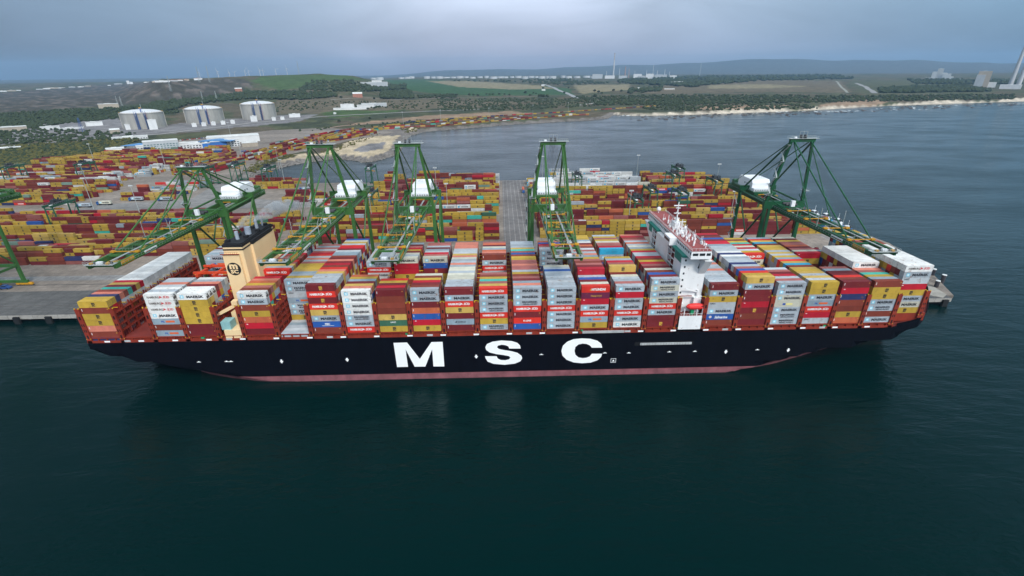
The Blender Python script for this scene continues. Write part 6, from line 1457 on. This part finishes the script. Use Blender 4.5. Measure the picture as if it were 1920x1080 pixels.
W_ += scatter([(1160, 150), (1300, 143), (1570, 141), (1600, 148), (1420, 152), (1325, 160), (1300, 164), (1230, 160), (1160, 156)], 900, 12, 20, .5)
W_ += scatter([(1175, 168), (1240, 162), (1245, 172), (1180, 176)], 70, 8, 14, .6)
W_ += scatter([(1080, 182), (1250, 178), (1560, 180), (1820, 178), (1900, 178), (1900, 186), (1700, 190), (1560, 192), (1300, 196), (1120, 198)], 1500, 3.5, 7, .5)
W_ += scatter([(1645, 166), (1800, 160), (1865, 172), (1650, 175)], 500, 8, 13, .5)
W_ += scatter([(1700, 150), (1900, 150), (1918, 160), (1720, 158)], 200, 12, 18, .4)
W_ += scatter([(0, 214), (120, 206), (240, 202), (330, 196), (335, 212), (230, 222), (120, 232), (0, 250)], 1100, 3, 6, .4)
W_ += scatter([(580, 152), (660, 150), (720, 162), (680, 172), (560, 170)], 220, 6, 10, .3)
W_ += scatter([(820, 185), (1100, 184), (1160, 196), (1000, 206), (820, 208)], 700, 2.5, 5, .4)
W_ += scatter([(840, 152), (1060, 148), (1150, 156), (1060, 160), (960, 154)], 180, 9, 15, .4)
W_ += scatter([(520, 190), (620, 190), (820, 190), (800, 206), (640, 200), (520, 212)], 220, 2, 4.5, .3)
W_ += scatter([(1200, 196), (1320, 192), (1500, 196), (1540, 204), (1280, 208), (1210, 206)], 300, 3, 6, .4)
W_ += scatter([(560, 248), (700, 238), (900, 224), (900, 219), (700, 230), (560, 240)], 60, 2, 3.5, .4)
W_ += scatter([(0, 235), (150, 245), (260, 250), (230, 262), (0, 272)], 300, 2.5, 4.5, .4)
blobs('woodland', W_, leaf, 'dark woods and thickets spread over the hills and coastal plain', flat=.8)
S_1, S_2 = [], []
bush = scatter([(-60, 330), (-60, 285), (60, 272), (230, 262), (262, 262), (240, 276), (170, 290), (112, 308), (40, 318)], 2600, 1.6, 4.2, .5)
for b in bush: (S_1 if random.random() < .42 else S_2).append(b)
S_2 += scatter([(455, 322), (480, 302), (540, 290), (560, 292), (510, 305), (480, 324)], 160, 1, 2.2, .4); S_2 += scatter([(600, 285), (640, 270), (700, 252), (720, 250), (660, 274), (620, 290)], 90, 1, 2, .3); S_2 += scatter([(745, 236), (785, 236), (785, 246), (760, 250)], 40, 1.5, 3, .4)
blobs('scrub', S_1, leaf, 'dark green scrub between the yard and the road', flat=.8); blobs('broom_scrub', S_2, leaf2, 'olive and yellowish scrub mixed with the dark bushes', flat=.75)
# single trees that can be told apart
TL = [(1018, 168, 15), (985, 176, 13), (1000, 176, 9), (1005, 177, 8), (1012, 184, 17), (1018, 184, 16), (1026, 184, 15), (994, 181, 12), (1058, 176, 11), (1115, 173, 14), (1122, 175, 14), (1128, 177, 12), (880, 180, 12), (888, 180.5, 11), (896, 181, 11), (912, 178.5, 9), (918, 178.5, 9), (924, 178.5, 9), (936, 178.5, 10), (946, 178.5, 9), (955, 180, 9), (845, 181, 10), (855, 181, 12), (640, 185, 10), (702, 187, 9), (702, 205, 8), (712, 203, 9), (690, 206, 7), (636, 230, 7), (694, 224, 6), (724, 222, 6), (735, 199, 8), (1066, 166, 10), (1116, 184, 16), (1150, 172, 14), (1165, 173, 13)]
cm = []
for v in range(3):
    pts = []; rng = random.Random(v)
    for k in range(46):
        a = rng.uniform(0, 6.28); q = rng.random()**.5; zz = rng.uniform(-.6, 1); rr = .62*(1-zz*zz*.55)*q; pts.append((rr*math.cos(a), rr*math.sin(a), .62+zz*.34, rng.uniform(.12, .24)))
    o = blobs('crown', pts, leaf, '', parent=cam, flat=.85); cm.append(o.data); bpy.data.objects.remove(o)
tk = MB(); tk.mat(bark); tk.tube((0, 0, -.05), (.02, 0, .5), .045, .025, n=7)
for a in (0, 2, 4.2): tk.tube((.01, 0, .32), (.3*math.cos(a), .3*math.sin(a), .62), .022, .01, n=5)
tkm = tk.mesh('trunk')
for i, (px, py, h) in enumerate(TL):
    p = on_ground(px, py); r = empty('tree', tuple(p)); r.scale = (h*.95, h*.95, h)
    for nm, me in (('trunk', tkm), ('crown', cm[i % 3])):
        o = bpy.data.objects.new(nm, me); COL.objects.link(o); o.parent = r; o.rotation_euler = (0, 0, i*1.3)
    side_ = 'left' if px < 760 else ('middle' if px < 1000 else 'right'); tag(r, 'dark round crowned tree standing apart in the far fields', 'tree', 'single trees scattered over the far fields')
# cars parked by the depot
carm = [paint('car_'+n, c, .35, .1) for n, c in (('white', (.7, .7, .7)), ('silver', (.4, .41, .43)), ('red', (.4, .03, .02)), ('dark', (.03, .03, .04)), ('blue', (.04, .1, .3)))]
cprot = []
for mt in carm:
    r = empty('parked_car'); c = MB(); c.mat(mt); c.prism([(-2.1, .3), (-2.1, .85), (-1.5, .95), (-.9, 1.45), (.6, 1.45), (1.2, .95), (2.1, .8), (2.1, .3)], -.85, .85, 'xz'); c.build('body', r)
    c = MB(); c.mat(glass); c.box(-1.0, .8, -.87, .87, 1.0, 1.38); c.build('window', r); c = MB(); c.mat(dk)
    for x in (-1.3, 1.3): c.tube((x, -.88, .32), (x, -.6, .32), .32, n=10); c.tube((x, .6, .32), (x, .88, .32), .32, n=10)
    c.build('wheels', r); cprot.append(r)
cols = 'white silver red dark blue'.split(); k = 0; cnt = {}
for row, (x0, y0, x1, y1, n) in enumerate(((300, 268, 405, 258, 24), (330, 273, 400, 266, 16), (410, 262, 440, 258, 8), (455, 285, 490, 283, 7))):
    for j in range(n):
        if random.random() < .2: continue
        p = on_ground(x0+(x1-x0)*j/n, y0+(y1-y0)*j/n); ci = random.randrange(5); pr = cprot[ci]
        if ci not in cnt: o = pr; cnt[ci] = 1
        else: o = copy_tree(pr)
        o.location = (p[0], p[1], max(5.02, p[2]+.05)); o.rotation_euler = (0, 0, random.choice([1.3, 1.35, 1.4])); o.scale = (1.15,)*3; rn = ['behind the grey glazed office', 'directly behind the white offices', 'behind the big workshop hall', 'in front of the big workshop hall'][row]
        tag(o, f'{cols[ci]} car parked in the row {rn}', 'car', f'{cols[ci]} cars parked {rn}')
for (x, y, ci, lab) in ((-318, 99, 0, 'white van standing by the foot of the leftmost crane'), (-309, 101, 4, 'blue van standing at the yellow wheels of the leftmost crane')):
    o = copy_tree(cprot[ci]); o.location = (x, y, 5.05); o.scale = (1.5, 1.5, 1.7); o.rotation_euler = (0, 0, .05); tag(o, lab, 'van', 'vans at the foot of the leftmost crane'); o.name = 'service_van'
for ci in range(5):
    if ci not in cnt:
        for ch in list(cprot[ci].children_recursive): bpy.data.objects.remove(ch)
        bpy.data.objects.remove(cprot[ci])
